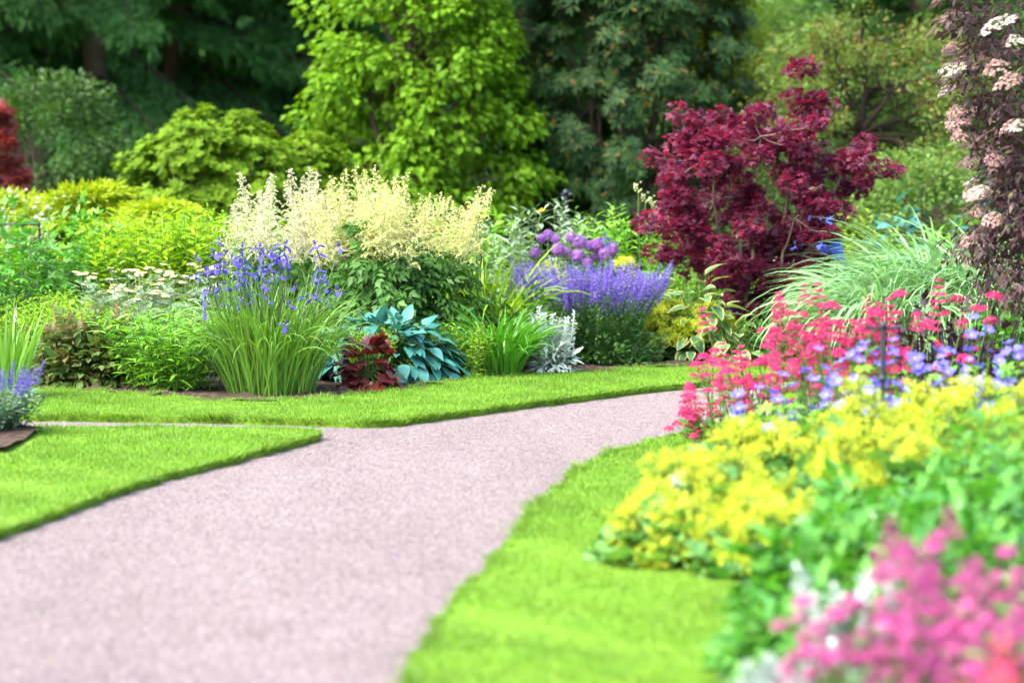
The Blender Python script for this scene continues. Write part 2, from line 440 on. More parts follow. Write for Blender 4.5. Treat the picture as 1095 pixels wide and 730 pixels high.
# grass, mown short
GRASS=leafmat('grass_blade',[(0,(.075,.19,.014)),(.4,(.108,.235,.017)),(.7,(.14,.275,.023)),(.93,(.10,.22,.015)),(1.0,(.22,.24,.07))],.35,.55,.25,(1.3,1.2,.4))
def grassmesh(name,P,dens,seed,h=.019,w=.0055,edge=True,excl=None):
    r=rngof(seed); lo,hi=P.min(0),P.max(0); lo=np.maximum(lo,[-8,6.2]); hi=np.minimum(hi,[8,21.5])
    N=int((hi-lo).prod()*dens); x=r.uniform(lo[0],hi[0],N); y=r.uniform(lo[1],hi[1],N)
    k=inpoly(x,y,P)&(np.abs(x)<.205*y+.5)
    if excl is not None: k&=~inpoly(x,y,np.array(excl))
    base=np.stack([x[k],y[k],np.full(k.sum(),LZ-.004)],-1)
    out=np.zeros((len(base),2)); lean=r.uniform(.1,1.0,len(base))
    if edge:
        Q=np.roll(P,-1,0); T=Q-P; L=np.linalg.norm(T,axis=1); nE=int(L.sum()*1700)
        i=r.choice(len(P),nE,p=L/L.sum()); t=r.uniform(0,1,nE)[:,None]; e=P[i]+T[i]*t
        nn=np.stack([T[i,1],-T[i,0]],-1); nn/=np.linalg.norm(nn,axis=1)[:,None]+1e-9
        a=.5*np.sum(P[:,0]*np.roll(P[:,1],-1)-np.roll(P[:,0],-1)*P[:,1]); nn*=np.sign(a)
        kk=(e[:,1]>6.2)&(e[:,1]<21.5)&(np.abs(e[:,0])<.205*e[:,1]+.5)
        if excl is not None: kk&=~inpoly(e[:,0],e[:,1],np.array(excl))
        e,nn=e[kk],nn[kk]; e=e-nn*r.uniform(-.004,.03,(len(e),1))
        base=np.concatenate([base,np.concatenate([e,r.uniform(LZ-.035,LZ,(len(e),1))],1)])
        out=np.concatenate([out,nn*1.0]); lean=np.concatenate([lean,r.uniform(.3,1.6,len(e))]); edgek=np.concatenate([np.ones(len(base)-len(e)),(1.25+.7*np.sin(e[:,0]*11+3*np.sin(e[:,1]*7))*np.sin(e[:,1]*13))*r.uniform(.7,1.5,len(e))])
    else: edgek=np.ones(len(base))
    N=len(base); az=r.uniform(0,6.283,N); d=np.stack([np.cos(az),np.sin(az)],-1)*lean[:,None]+out
    H=h*edgek*r.uniform(.55,1.25,N)*(1+.22*np.sin(base[:,0]*3.1+1.7*np.sin(base[:,1]*1.3))*np.sin(base[:,1]*2.3+base[:,0])+.15*np.sin(base[:,0]*9+base[:,1]*7)); tip=base+np.concatenate([d*H[:,None]*.8,H[:,None]],1)*np.where(np.linalg.norm(out,axis=1)>0,.9,1)[:,None]
    s=np.stack([-np.sin(az),np.cos(az),0*az],-1)*(w/2*r.uniform(.7,1.3,N))[:,None]
    V=np.stack([base-s,base+s,tip],1).reshape(-1,3); F=np.arange(N*3).reshape(-1,3)
    g=G(); g.add(V,F); o=bpy.data.objects.new(name,g.mesh(name,GRASS)); COL.objects.link(o); o['kind']='stuff'; return o
grassmesh('grass',near_poly,9000,11,excl=corner_bed); grassmesh('grass',strip_poly,9000,12); grassmesh('grass',right_poly,9000,13)

# loose stones on the path
r=rngof(21); N=60000
y=4563/(r.uniform(238,575,N)); x=r.uniform(-.2,.2,N)*y
k=~(inpoly(x,y,near_poly)|inpoly(x,y,strip_poly)|inpoly(x,y,right_poly)|inpoly(x,y,np.array(right_bed)))
x,y=x[k],y[k]; N=len(x)
octa=(np.array([(1,0,0),(0,1,0),(-1,0,0),(0,-1,0),(0,0,.8),(0,0,-.8)],float),[(np.array([(0,1,4),(1,2,4),(2,3,4),(3,0,4)]),0)])
a=r.uniform(0,6.28,N); Rm=np.zeros((N,3,3)); Rm[:,0,0]=np.cos(a); Rm[:,0,1]=-np.sin(a); Rm[:,1,0]=np.sin(a); Rm[:,1,1]=np.cos(a); Rm[:,2,2]=1
g=G(); g.addT(octa,Rm,np.stack([r.uniform(.003,.007,N),r.uniform(.003,.007,N),r.uniform(.002,.006,N)],-1),np.stack([x,y,np.full(N,.001)],-1))
STONE=leafmat('loose_stone',[(.08,.063,.065),(.125,.102,.106),(.17,.143,.148),(.25,.225,.23)],0,.9,.15)
o=bpy.data.objects.new('gravel',g.mesh('gravel',STONE,False)); COL.objects.link(o); o['kind']='stuff'

# ================================================================== trees and shrubs behind
def limb_tubes(g,trunk,tips,r0,r,k=6,m=0,thin=.35):
    """limbs that leave the trunk polyline and run to the given tips"""
    for tp in tips:
        zz=trunk[:,2]; f=np.clip((tp[2]-zz[0])/(zz[-1]-zz[0])*.75-.05,.08,.95)*(len(trunk)-1); i=int(f); i=min(i,len(trunk)-2)
        a=trunk[i]+(trunk[i+1]-trunk[i])*(f-i)
        P=curve_pts(a,tp,7,.12*np.linalg.norm(tp-a),.03*np.linalg.norm(tp-a),r)
        rr=r0*thin*(1-.6*f/len(trunk)); tubes(g,P[None],np.linspace(rr,rr*.2,7)[None],k,m)
def crown_from(r,centers,radii,leafTs,per,size,flat=.55,hang=.35,outw=1.0,shell=.35,updir=.1,nrand=.5):
    """foliage as leaf clumps: centres (n,3), radii (n,) ; returns G"""
    g=G(); n=len(centers); mid=centers.mean(0)
    for ti,T in enumerate(leafTs):
        m=per//len(leafTs); c=np.repeat(centers,m,0); rad=np.repeat(radii,m)
        u=nrm(r.normal(size=(len(c),3))); q=(shell+(1-shell)*r.uniform(0,1,len(c))**.5)
        off=u*(rad*q)[:,None]*np.array([1,1,flat])
        P=c+off
        rad_out=nrm((c-mid)*np.array([1,1,.3])+1e-6)
        d=u*np.array([1,1,.4])*.9+rad_out*.6*outw+r.normal(0,.35,(len(c),3)); d[:,2]+=-hang+updir
        nn=np.array([0,0,1.])+u*.5+r.normal(0,nrand,(len(c),3))
        g.addT(T,frames(d,nn),size*r.uniform(.7,1.25,len(c)),P)
    return g
def tree_trunk(r,h,r0,n=9,bend=.08,base=(0,0,0)):
    z=np.linspace(0,h,n); P=np.stack([np.cumsum(r.normal(0,bend,n)),np.cumsum(r.normal(0,bend,n)),z],-1); P-=P[0]; return P+np.array(base)

# --- woods far behind, one dark mass, and the conifers in front of it
NEEDLE=leafmat('conifer_needles',[(.018,.062,.018),(.034,.10,.024),(.05,.135,.03)],.22,.7,.08,(1.1,1.2,.5))
r=rngof(40)
g=G(); N=130000
P=np.stack([r.uniform(-30,30,N),58+r.uniform(0,7,N),r.uniform(0,1,N)**1.2*14],-1)
d=r.normal(size=(N,3)); d[:,1]-=.8; d[:,2]-=.6
g.addT(leaf4(.5),frames(d,r.normal(size=(N,3))+np.array([0,-1,.8])),r.uniform(.35,.8,N),P)
o=bpy.data.objects.new('woods',g.mesh('woods',NEEDLE)); COL.objects.link(o); o['kind']='stuff'

SPRUCEBARK=solid('spruce_bark',[(.06,.042,.034),(.12,.085,.07),(.085,.06,.05)],.95,12,.5,.05,stretch=(3,3,.6))
DARKBARK=solid('dark_bark',[(.012,.01,.008),(.035,.028,.02),(.02,.017,.013)],.95,12,.5,.05)
def branch_mesh(seed,L=3.2,droop=.9):
    """one drooping conifer bough: hanging branchlets of needle sprays along a woody axis"""
    r=rngof(seed); g=G(); t=np.linspace(0,1,9)
    ax=np.stack([np.zeros(9),t*L,-droop*t**1.3*1.1+.25*np.maximum(0,t-.75)],-1)
    tubes(g,ax[None],np.linspace(.03,.006,9)[None],5,1)
    sp=leaf4(.16)
    for i in range(120):
        f=r.uniform(.08,1); p=np.array([np.interp(f,t,ax[:,j]) for j in range(3)])
        s=r.choice([-1,1]); bl=(.25+.75*(1-f))*r.uniform(.35,.8)*L*.33+.12
        e=p+np.array([s*bl*.75,bl*.55,-bl*r.uniform(.35,.9)])
        Q=curve_pts(p,e,5,.04)
        n=34; u=r.uniform(.05,1,n); q=np.stack([np.interp(u,np.linspace(0,1,5),Q[:,j]) for j in range(3)],-1)
        d=nrm(e-p)[None]*.7+r.normal(0,.5,(n,3)); d[:,2]-=.55
        g.addT(sp,frames(d,r.normal(0,.5,(n,3))+np.array([0,0,1.])),r.uniform(.10,.24,n),q)
    return g.mesh('conifer_branch',[NEEDLE,DARKBARK])
BR=[branch_mesh(50+i,3.2,[.9,1.3,.6][i]) for i in range(3)]
def conifer(x,y,h,r0,label,seed,nb=46,z0=1.2,sc0=1.25):
    r=rngof(seed); t=thing('spruce_tree',label,'tree',(x,y,-.05),'dark spruces behind the garden')
    g=G(); z=np.linspace(0,h,12); P=np.stack([r.normal(0,.03,12),r.normal(0,.03,12),z],-1); P[0,:2]=0
    tubes(g,P[None],np.linspace(r0*1.15,r0*.12,12)[None],10); part('trunk',g,SPRUCEBARK,t)
    for i in range(nb):
        f=i/nb; zz=z0+(h-z0)*f**1.15; a=i*2.399+r.uniform(-.3,.3); s=sc0*(1-.82*zz/h)*r.uniform(.8,1.15)+.15
        b=put('branch',BR[i%3],t,(0,0,zz)); b.rotation_euler=(r.uniform(-.25,.12),r.uniform(-.2,.2),a); b.scale=(s,s,s)
    return t
conifer(*atd(103,44),14,.2,'tall dark spruce with a bare trunk showing at the upper left',60,44,2.0)
conifer(*atd(190,47),15,.26,'dark spruce whose long drooping bough hangs toward the yellow-green tree',61,56,.9,1.5)
conifer(*atd(20,48),15,.28,'dark spruce in the far left corner of the woods',62,56,.8,1.5)
conifer(*atd(330,50),15,.28,'dark spruce half hidden behind the left side of the yellow-green tree',63,56,.7,1.5)
conifer(*atd(560,50),15,.28,'dark spruce behind the gap between yellow-green tree and dark rhododendron',64,50,.8,1.5)
conifer(*atd(760,53),15,.28,'dark spruce behind the right side of the dark rhododendron',65,50,.8,1.5)
conifer(*atd(985,50),15,.28,'dark spruce above the olive crab apple tree',66,50,.8,1.5)
conifer(*atd(1120,47),15,.28,'dark spruce behind the pink elder at the right',67,50,.8,1.4)
conifer(*atd(-70,42),14,.26,'dark spruce at the left edge behind the red maple',68,50,.8,1.4)

def env_centers(r,n,rx,ry,z0,z1,prof,inner=.35,skew=1.0):
    out=[]
    while len(out)<n:
        f=r.uniform(0,1)**skew; w=prof(f)
        a=r.uniform(0,6.283); q=(inner+(1-inner)*r.uniform(0,1)**.5)*w*(1+.12*math.sin(3*a+7*f)+.08*math.sin(5*a-11*f))
        out.append((math.cos(a)*q*rx,math.sin(a)*q*ry,z0+(z1-z0)*f))
    return np.array(out)

# --- yellow-green tree, layered leaf tiers
YG=leafmat('lime_leaf',[(.07,.175,.008),(.105,.235,.01),(.145,.28,.013),(.085,.2,.01)],.42,.55,.12,(1.3,1.2,.3))
r=rngof(70); x,y=atd(447,30)
t=thing('lime_leaved_tree','bright yellow-green broadleaf tree in layered tiers behind the cream plumes','tree',(x,y,0))
tr=tree_trunk(r,4.6,.09,10,.03)
C=env_centers(r,340,1.22,1.15,.25,4.9,lambda f: (1.0 if f<.35 else 1.0-.5*(f-.35)/.65)*(.93+.07*math.sin(f*34)),.5)
C[:,2]-=.18*np.hypot(C[:,0],C[:,1])
g=G(); tubes(g,tr[None],np.linspace(.09,.02,10)[None],8)
for q in ((-.35,.1),(-.12,-.5)):
    P=curve_pts((q[0]*.3,q[1]*.3,0),(q[0]*1.8,q[1]*1.3,2.6),8,.1,.03,r); tubes(g,P[None],np.linspace(.065,.015,8)[None],7)
limb_tubes(g,tr,C[::2],.09,r,5); part('trunk',g,BARK,t)
lf=leafT(2,.72,.12,.25,.42)
part('crown',crown_from(r,C,np.full(len(C),.27)*r.uniform(.7,1.3,len(C)),[lf],95,.09,.62,.55,1.0),YG,t)

# --- dark rhododendron tree on the right of it
RD=leafmat('dark_laurel_leaf',[(0,(.010,.032,.012)),(.4,(.018,.048,.014)),(.8,(.028,.065,.017)),(.93,(.05,.095,.02)),(1.0,(.12,.06,.015))],.25,.55,.1,(1.2,1.3,.4))
ros=rosetteT(leafT(2,.27,.1,.12,.5),9,.15)
def rhodo(name,label,x,y,rx,ry,z0,z1,prof,n,per,size,mat,seed,stems,rad=.3,ros=ros,hang=.05,inner=.5,cat='shrub',sr=.035):
    r=rngof(seed); t=thing(name,label,cat,(x,y,0)); C=env_centers(r,n,rx,ry,z0,z1,prof,inner)
    g=G()
    for i in range(stems):
        a=r.uniform(0,6.28); b=r.uniform(.05,.3); e=r.uniform(.3,.7)
        P=curve_pts((math.cos(a)*b,math.sin(a)*b,0),(math.cos(a)*e*rx,math.sin(a)*e*ry,z0+(z1-z0)*r.uniform(.5,.85)),8,.1,.04,r)
        tubes(g,P[None],np.linspace(sr,sr*.35,8)[None],6)
        for c in C[r.choice(len(C),5)]: 
            k=r.integers(3,7); Q=curve_pts(P[k],c,5,.05,.02,r); tubes(g,Q[None],np.linspace(sr*.4,sr*.15,5)[None],4)
    part('trunk',g,BARK,t)
    gg=G(); m=per; c=np.repeat(C,m,0); u=nrm(r.normal(size=(len(c),3))); P=c+u*(rad*r.uniform(.3,1,len(c)))[:,None]*np.array([1,1,.75]); P[:,2]=np.maximum(P[:,2],.05)
    zax=nrm(u*.8+nrm(c-np.array([0,0,(z0+z1)*.4]))*.8+np.array([0,0,.6])); 
    gg.addT(ros,frames(nrm(np.cross(zax,r.normal(size=zax.shape))),zax),size*r.uniform(.75,1.2,len(c)),P)
    part('crown',gg,mat,t); return t
rhodo('rhododendron','tall dark green rhododendron with glossy leaves beside the yellow-green tree',*atd(672,31),1.3,1.2,.3,4.6,lambda f:.9+.1*math.sin(f*3)-.2*max(0,f-.75),230,34,.115,RD,71,13,.3)
# --- bright green rhododendron left
RB=leafmat('fresh_laurel_leaf',[(.07,.16,.008),(.10,.2,.01),(.14,.24,.012),(.08,.16,.01)],.35,.6,.08,(1.3,1.2,.3))
ROSB=rosetteT(leafT(2,.42,.08,.12,.5),8,.35,seed=4)
rhodo('rhododendron','rounded fresh green rhododendron under the dark spruces',*atd(230,28),1.0,.95,.1,1.86,lambda f:math.sqrt(max(0,1-(max(0,f-.15)/.9)**2)),150,34,.075,RB,72,6,.2,ROSB,inner=.6)
rhodo('rhododendron','smaller fresh green rhododendron between the rounded one and the yellow-green tree',*atd(322,29),.55,.6,.1,1.6,lambda f:math.sqrt(max(0,1-(max(0,f-.15)/.9)**2)),70,32,.075,RB,73,4,.2,ROSB,inner=.6)
# --- mid green shrub far left
MG=leafmat('mid_green_leaf',[(.022,.06,.012),(.034,.085,.014),(.05,.11,.017)],.3,.5,.25,(1.25,1.3,.4))
def leafshrub(name,label,x,y,rx,ry,z0,z1,prof,n,per,size,mat,seed,lf,rad=.25,stems=7,flat=.7,hang=.25,cat='shrub',inner=.5,bark=BARK,sr=.03):
    r=rngof(seed); t=thing(name,label,cat,(x,y,0)); C=env_centers(r,n,rx,ry,z0,z1,prof,inner); g=G()
    for i in range(stems):
        c=C[r.integers(len(C))]; P=curve_pts((r.normal(0,.08),r.normal(0,.08),0),c*np.array([.7,.7,1]),8,.15,.03,r); tubes(g,P[None],np.linspace(sr,sr*.25,8)[None],6)
        for c in C[r.choice(len(C),6)]: Q=curve_pts(P[r.integers(2,7)],c,5,.06,.02,r); tubes(g,Q[None],np.linspace(sr*.35,sr*.1,5)[None],4)
    part('trunk',g,bark,t)
    part('crown',crown_from(r,C,rad*r.uniform(.7,1.3,len(C)),lf,per,size,flat,hang),mat,t); return t
half=lambda f:math.sqrt(max(0,1-(max(0,f-.2)/.85)**2))
leafshrub('shrub','mid green leafy shrub in shade behind the golden shrub at left',*atd(52,33),1.0,.9,.1,2.35,half,120,110,.075,MG,74,[leafT(2,.5,.1,.2)])
# --- right background: pale and mid green shrubs, olive crab apple
PG=leafmat('pale_green_leaf',[(.075,.16,.025),(.105,.2,.035),(.14,.23,.045)],.32,.5,.25,(1.25,1.25,.45))
leafshrub('shrub','pale green willowy shrub right of the dark rhododendron',*atd(815,36),1.1,.9,.1,3.5,half,150,110,.085,PG,75,[leafT(2,.3,.1,.25)],.3)
YL=leafmat('golden_leaf',[(.15,.2,.008),(.22,.26,.01),(.1,.16,.01)],.38,.5,.25,(1.25,1.15,.3))
leafshrub('shrub','yellow-leaved shrub peeping out behind the top of the dark rhododendron',*atd(768,31.2),.42,.35,2.0,3.5,half,55,100,.08,YL,76,[leafT(2,.4,.1,.25)],.25)
leafshrub('shrub','mid green shrub with white flower heads at the top edge',*atd(775,42),1.4,.9,.3,4.2,half,110,110,.1,MG,77,[leafT(2,.5,.1,.2)],.35)
CA=leafmat('crab_apple_leaf',[(0,(.065,.125,.018)),(.3,(.095,.165,.024)),(.6,(.13,.195,.034)),(.84,(.10,.16,.025)),(.92,(.2,.12,.035)),(1.0,(.27,.15,.05))],.35,.5,.25,(1.25,1.15,.45))
r=rngof(78); x,y=atd(920,30)
t=thing('crab_apple_tree','spreading olive and russet crab apple tree with dark forked limbs','tree',(x,y,0))
g=G(); fork=np.array([.0,-.1,1.72]); P=curve_pts((0,0,0),fork,6,0,.01,r); tubes(g,P[None],np.linspace(.055,.042,6)[None],8)
limbs=[]
for e,r1 in (((-.02,-.3,2.9),.062),((.75,-.3,2.35),.055),((-.55,-.1,2.7),.05),((1.25,-.1,1.75),.045),((-.3,.5,2.6),.04),((.35,.5,2.8),.045),((-1.0,.1,1.7),.04)):
    Q=curve_pts(fork,e,9,.14,.04,r); limbs.append(Q); tubes(g,Q[None],np.linspace(r1*.6,.008,9)[None],7)
C=[]
while len(C)<210:
    u=nrm(r.normal(size=3)); 
    if u[2]<-.45: continue
    q=r.uniform(.45,1)**.6; p=np.array([u[0]*1.35*q+.1,u[1]*1.0*q,1.75+u[2]*1.3*q]); 
    if p[1]<.1 and abs(p[0]-.12)<.42 and 1.5<p[2]<2.5 and r.uniform()<.93: continue
    C.append(p)
C=np.array(C)
for c in C[::2]:
    Q=limbs[r.integers(len(limbs))]; k=np.argmin(np.linalg.norm(Q-c,axis=1)); S=curve_pts(Q[k],c,5,.05,.03,r); tubes(g,S[None],np.linspace(.012,.004,5)[None],4)
part('trunk',g,DARKBARK,t)
part('crown',crown_from(r,C,.24*r.uniform(.7,1.3,len(C)),[leafT(2,.42,.1,.2)],120,.05,.6,.3),CA,t)
leafshrub('shrub','bushy fresh green shrub below the crab apple limbs',*atd(985,28),.75,.6,.05,1.45,half,90,110,.06,PG,79,[leafT(2,.45,.1,.25)],.22)
leafshrub('shrub','fresh green shrub filling the gap behind the purple maple',*atd(840,29),.9,.6,.05,1.6,half,90,110,.06,MG,80,[leafT(2,.45,.1,.25)],.22)
leafshrub('shrub','dark leafy shrub behind the pink elder near the right edge',*atd(1075,31),.9,.7,.05,3.2,half,110,110,.07,MG,81,[leafT(2,.5,.1,.25)],.28)

# --- purple maple
MP=leafmat('purple_maple_leaf',[(.062,.012,.036),(.098,.013,.04),(.17,.016,.04),(.09,.026,.062)],.4,.45,.3,(2.0,.7,.9))
r=rngof(82); D=21.2; x0,y0=atd(803,D)
t=thing('purple_maple','deep purple-red maple with pale thin stems, centre right of the border','tree',(x0,y0,0.03))
blobs=[(858,95,22,32),(862,140,20,30),(748,128,26,24),(775,150,45,35),(735,170,40,35),(765,205,60,40),(815,140,28,28),(830,170,45,40),(840,210,45,40),(900,160,25,22),(920,185,30,30),(890,200,40,35),
 (875,235,40,30),(740,225,38,26),(790,245,55,38),(708,240,26,12),(730,262,36,15),(765,285,30,20),(830,270,50,34),(868,270,36,30),(800,300,36,26),(840,305,40,24),(872,300,30,20),(735,235,20,14),(792,318,30,20),(802,350,36,20),(842,358,32,16),(775,290,22,16),(815,340,38,22),(785,345,25,18),(850,330,26,20)]
C=[];RR=[]
for bx,by,brx,bry in blobs:
    n=max(4,int(brx*bry/112))
    for _ in range(n):
        u=nrm(r.normal(size=3))*r.uniform(.3,1)**.5
        dd=D+u[1]*brx/143.+r.normal(0,.22)
        C.append((atd(bx+u[0]*brx,D)[0]-x0,dd-D,max(.08,zat(by+u[2]*bry,D)-.03))); RR.append(.10*r.uniform(.7,1.3))
C=np.array(C); RR=np.array(RR)
g=G(); mains=[]
for e in ((-.35,-.1,1.45),(.38,.05,2.1),(.75,.1,1.45),(.05,-.2,1.6),(-.6,.15,.95),(.3,-.25,1.0),(-.05,.3,1.8)):
    Q=curve_pts((r.normal(0,.05),r.normal(0,.05),0),e,10,-.03,.02,r); mains.append(Q); tubes(g,Q[None],np.linspace(.026,.005,10)[None],7)
for c in C[::2]:
    best=min(((np.linalg.norm(Q[k]-c),i,k) for i,Q in enumerate(mains) for k in range(2,10)),key=lambda z:z[0]); S=curve_pts(mains[best[1]][best[2]],c,5,-.02,.01,r); tubes(g,S[None],np.linspace(.006,.002,5)[None],4)
part('trunk',g,BARKP,t)
part('crown',crown_from(r,C,RR,[palmT(5,.42)],72,.044,.75,.3),MP,t)
# --- feathery red maple at the left edge
RM=leafmat('red_maple_leaf',[(.14,.025,.02),(.2,.04,.03),(.1,.015,.02)],.4,.45,.35,(1.9,.7,.6))
r=rngof(83); x,y=atd(-22,27)
t=thing('red_maple','feathery red maple dome cut off by the left edge','tree',(x,y,0))
C=env_centers(r,120,.5,.5,.5,1.97,half,.6); g=G(); tr=tree_trunk(r,1.5,.04,8,.03); tubes(g,tr[None],np.linspace(.04,.012,8)[None],7); limb_tubes(g,tr,C[::3],.045,r,5); part('trunk',g,BARK,t)
part('crown',crown_from(r,C,np.full(len(C),.12),[palmT(7,.25)],60,.075,.6,.6),RM,t)
# --- pink-flowered dark elder at the right edge
EL=leafmat('dark_elder_leaf',[(0,(.026,.015,.02)),(.4,(.048,.024,.03)),(.75,(.07,.042,.034)),(.92,(.05,.024,.03)),(1.0,(.09,.13,.02))],.2,.5,.25,(1.8,.9,.9))
EP=petal('elder_bloom',[(.5,.24,.26),(.6,.36,.36),(.45,.25,.2),(.66,.5,.5)])
EC=petal('pale_elder_bloom',[(.6,.5,.46),(.7,.64,.6),(.5,.36,.27)])
r=rngof(84); D=15.5; x,y=atd(1136,D); t=thing('dark_elder','dark purple-leaved elder with flat pink flower heads at the right edge','shrub',(x,y,.03))
C=env_centers(r,180,.6,.55,.7,2.75,lambda f:.62+.38*min(1,abs(f-.3)*1.6+.2),.5); g=G(); 
for i in range(7):
    c=C[r.integers(190)]; P=curve_pts((r.normal(0,.05),r.normal(0,.05),0),c*np.array([.5,.5,1]),8,.1,.02,r); tubes(g,P[None],np.linspace(.022,.006,8)[None],6)
for c in C[::2]: S=curve_pts((c[0]*.25,c[1]*.25,max(.2,c[2]-.35)),c,5,.04,.02,r); tubes(g,S[None],np.linspace(.007,.003,5)[None],4)
part('trunk',g,BARK,t)
part('crown',crown_from(r,C,.15*r.uniform(.7,1.3,len(C)),[frondT(leafT(2,.34,.1,.2),2,1,.55)],20,.11,.7,.25),EL,t)
def umbel(seed,rad,n,fl,h=.25,mats=None,sz=.012,flat=1.0):
    r=rngof(seed); g=G(); a=r.uniform(0,6.28,n); q=np.sqrt(r.uniform(0,1,n))*rad
    P=np.stack([np.cos(a)*q,np.sin(a)*q,-(q/rad)**2*rad*h+r.normal(0,rad*.05,n)],-1)
    z=nrm(np.stack([np.cos(a)*q/rad*.6,np.sin(a)*q/rad*.6,np.ones(n)],-1)+r.normal(0,.25,(n,3)))
    g.addT(fl,frames(nrm(np.cross(z,r.normal(size=z.shape))),z),sz*r.uniform(.7,1.2,n),P)
    m=14; b=r.uniform(0,6.28,m); e=np.stack([np.cos(b)*rad*.7,np.sin(b)*rad*.7,np.full(m,-rad*.1)],-1)
    tubes(g,np.stack([np.tile([0,0,-rad*.8],(m,1)),e],1),.0025,3,1)
    return g.mesh('flower_head',mats)
UM=[umbel(90+i,.08,130,starT(5,.5,.15),.55,[EC if i==2 else EP,STEM],.011) for i in range(4)]
for i in range(84):
    a=r.uniform(2.3,5.0) if i<74 else r.uniform(0,6.28); f=r.uniform(0.2,1.0); w=(.62+.38*min(1,abs(f-.3)*1.6+.2))*.74
    b=put('flower_head',UM[i%4],t,(math.cos(a)*w*r.uniform(.85,1.02),math.sin(a)*w*r.uniform(.85,1.02),.40+2.4*f),(math.cos(a)*.5+r.normal(0,.2),math.sin(a)*.5-.15+r.normal(0,.2),1))
    b.matrix_basis=b.matrix_basis@Matrix.Rotation(a,4,'Z')@Matrix.Diagonal((r.uniform(.5,1.4),r.uniform(.4,.9),r.uniform(.6,1.2),1))

# ================================================================== herbaceous plants
def h01(r,n,a=.7,b=1.25): return r.uniform(a,b,n)
# ---- leaf materials
IR=leafmat('iris_blade',[(.05,.14,.018),(.075,.185,.02),(.11,.23,.03),(.95,(.1,.2,.03)),(1.0,(.17,.16,.05))],.3,.35,.5,(1.2,1.25,.4),k=1.4)
LIME=leafmat('lime_foliage',[(.13,.26,.01),(.18,.33,.012),(.24,.38,.015)],.4,.5,.25,(1.2,1.15,.3),k=1.3)
FRESH=leafmat('fresh_foliage',[(.06,.17,.014),(.09,.22,.016),(.13,.27,.02)],.35,.4,.4,(1.2,1.2,.35),k=1.75)
DEEP=leafmat('deep_foliage',[(.03,.10,.014),(.045,.13,.022),(.065,.165,.026)],.28,.5,.25,(1.2,1.3,.4),k=1.1)
MIDG=leafmat('mid_foliage',[(.035,.14,.014),(.052,.175,.016),(.08,.22,.02)],.33,.38,.45,(1.2,1.25,.4),k=1.4)
GREY=leafmat('grey_foliage',[(.13,.19,.115),(.18,.25,.15),(.1,.16,.085)],.2,.6,.25,(1.1,1.15,.8),k=1.35)
PALEG=leafmat('pale_grey_green_leaf',[(.2,.3,.18),(.27,.37,.24),(.16,.26,.13)],.25,.6,.2,(1.1,1.15,.8))
SILVER=leafmat('silver_foliage',[(.40,.47,.43),(.50,.56,.52),(.32,.40,.36)],.15,.8,.15,(1,1.05,.9))
BLUEH=leafmat('blue_hosta_leaf',[(.022,.135,.115),(.04,.175,.15),(.07,.225,.19)],.2,.45,.25,(1.0,1.25,.8))
VARG=leafmat('variegated_leaf',[(.04,.13,.05),(.06,.16,.06)],.25,.35,.45,(1.2,1.25,.5),k=1.4)
CREAM=leafmat('cream_leaf_edge',[(.5,.5,.14),(.58,.56,.2)],.3,.4,.4,(1.1,1.05,.6))
BURG=leafmat('burgundy_leaf',[(.045,.012,.014),(.08,.015,.015),(.13,.03,.022),(.06,.025,.02)],.25,.35,.4,(1.8,.6,.5),k=1.15)
DARKP=leafmat('dark_purple_leaf',[(.022,.01,.016),(.04,.014,.022)],.2,.4,.4,(1.6,.8,.9))
BRONZE=leafmat('bronze_leaf',[(.045,.09,.02),(.06,.11,.025),(.10,.075,.03)],.3,.5,.3,(1.2,1.1,.5),k=1.4)
STRIPE=leafmat('silver_grass_blade',[(.10,.26,.09),(.15,.33,.125),(.19,.37,.16)],.35,.4,.4,(1.15,1.2,.6),k=1.0)
MIDRIB=leafmat('pale_midrib',[(.32,.45,.24),(.4,.52,.3)],.3,.5,.3,(1,1,.9))
BROAD=leafmat('broad_leaf',[(.05,.21,.025),(.075,.26,.03),(.12,.32,.04)],.36,.35,.45,(1.15,1.25,.4))
# ---- flower materials
P_IRIS=petal('iris_petal',[(.035,.03,.34),(.055,.045,.44),(.11,.09,.55),(.07,.035,.36)],.3)
P_THR=petal('iris_throat',[(.75,.72,.6),(.7,.55,.2)],.2)
P_PLUME=petal('plume_floret',[(.6,.61,.2),(.67,.67,.27),(.72,.72,.38),(.55,.58,.14)],.35)
P_PLUMEW=petal('white_plume_floret',[(.64,.63,.36),(.7,.69,.48),(.58,.57,.28)],.35)
P_NEP=petal('catmint_floret',[(.13,.075,.44),(.19,.12,.54),(.28,.2,.62),(.15,.1,.4)],.3)
P_CHAR=petal('lady_mantle_floret',[(.54,.64,.02),(.64,.73,.03),(.72,.79,.09),(.38,.56,.02)],.45)
P_ALL=petal('allium_floret',[(.24,.07,.38),(.36,.13,.52),(.52,.28,.65)],.25)
P_RED=petal('crimson_floret',[(.55,.016,.12),(.62,.032,.17),(.68,.07,.22),(.46,.013,.09)],.35)
P_PINK=petal('pink_floret',[(.4,.03,.2),(.5,.06,.27),(.62,.2,.4),(.36,.025,.16)],.35)
P_SALM=petal('salmon_floret',[(.68,.08,.13),(.75,.14,.19)],.35)
P_GER=petal('blue_petal',[(.10,.09,.52),(.15,.13,.6),(.22,.2,.66)],.35)
P_GERC=petal('blue_petal_center',[(.7,.68,.8),(.8,.78,.86)],.2)
P_YAR=petal('yarrow_floret',[(.58,.54,.26),(.66,.62,.36),(.55,.48,.14)],.2)
P_SALV=petal('violet_floret',[(.13,.08,.48),(.19,.13,.58),(.26,.2,.62)],.3)
P_AST=petal('bronze_plume',[(.3,.17,.1),(.36,.2,.14),(.24,.12,.07)],.3)
P_WHITE=petal('white_floret',[(.78,.76,.6),(.84,.82,.72)],.3)
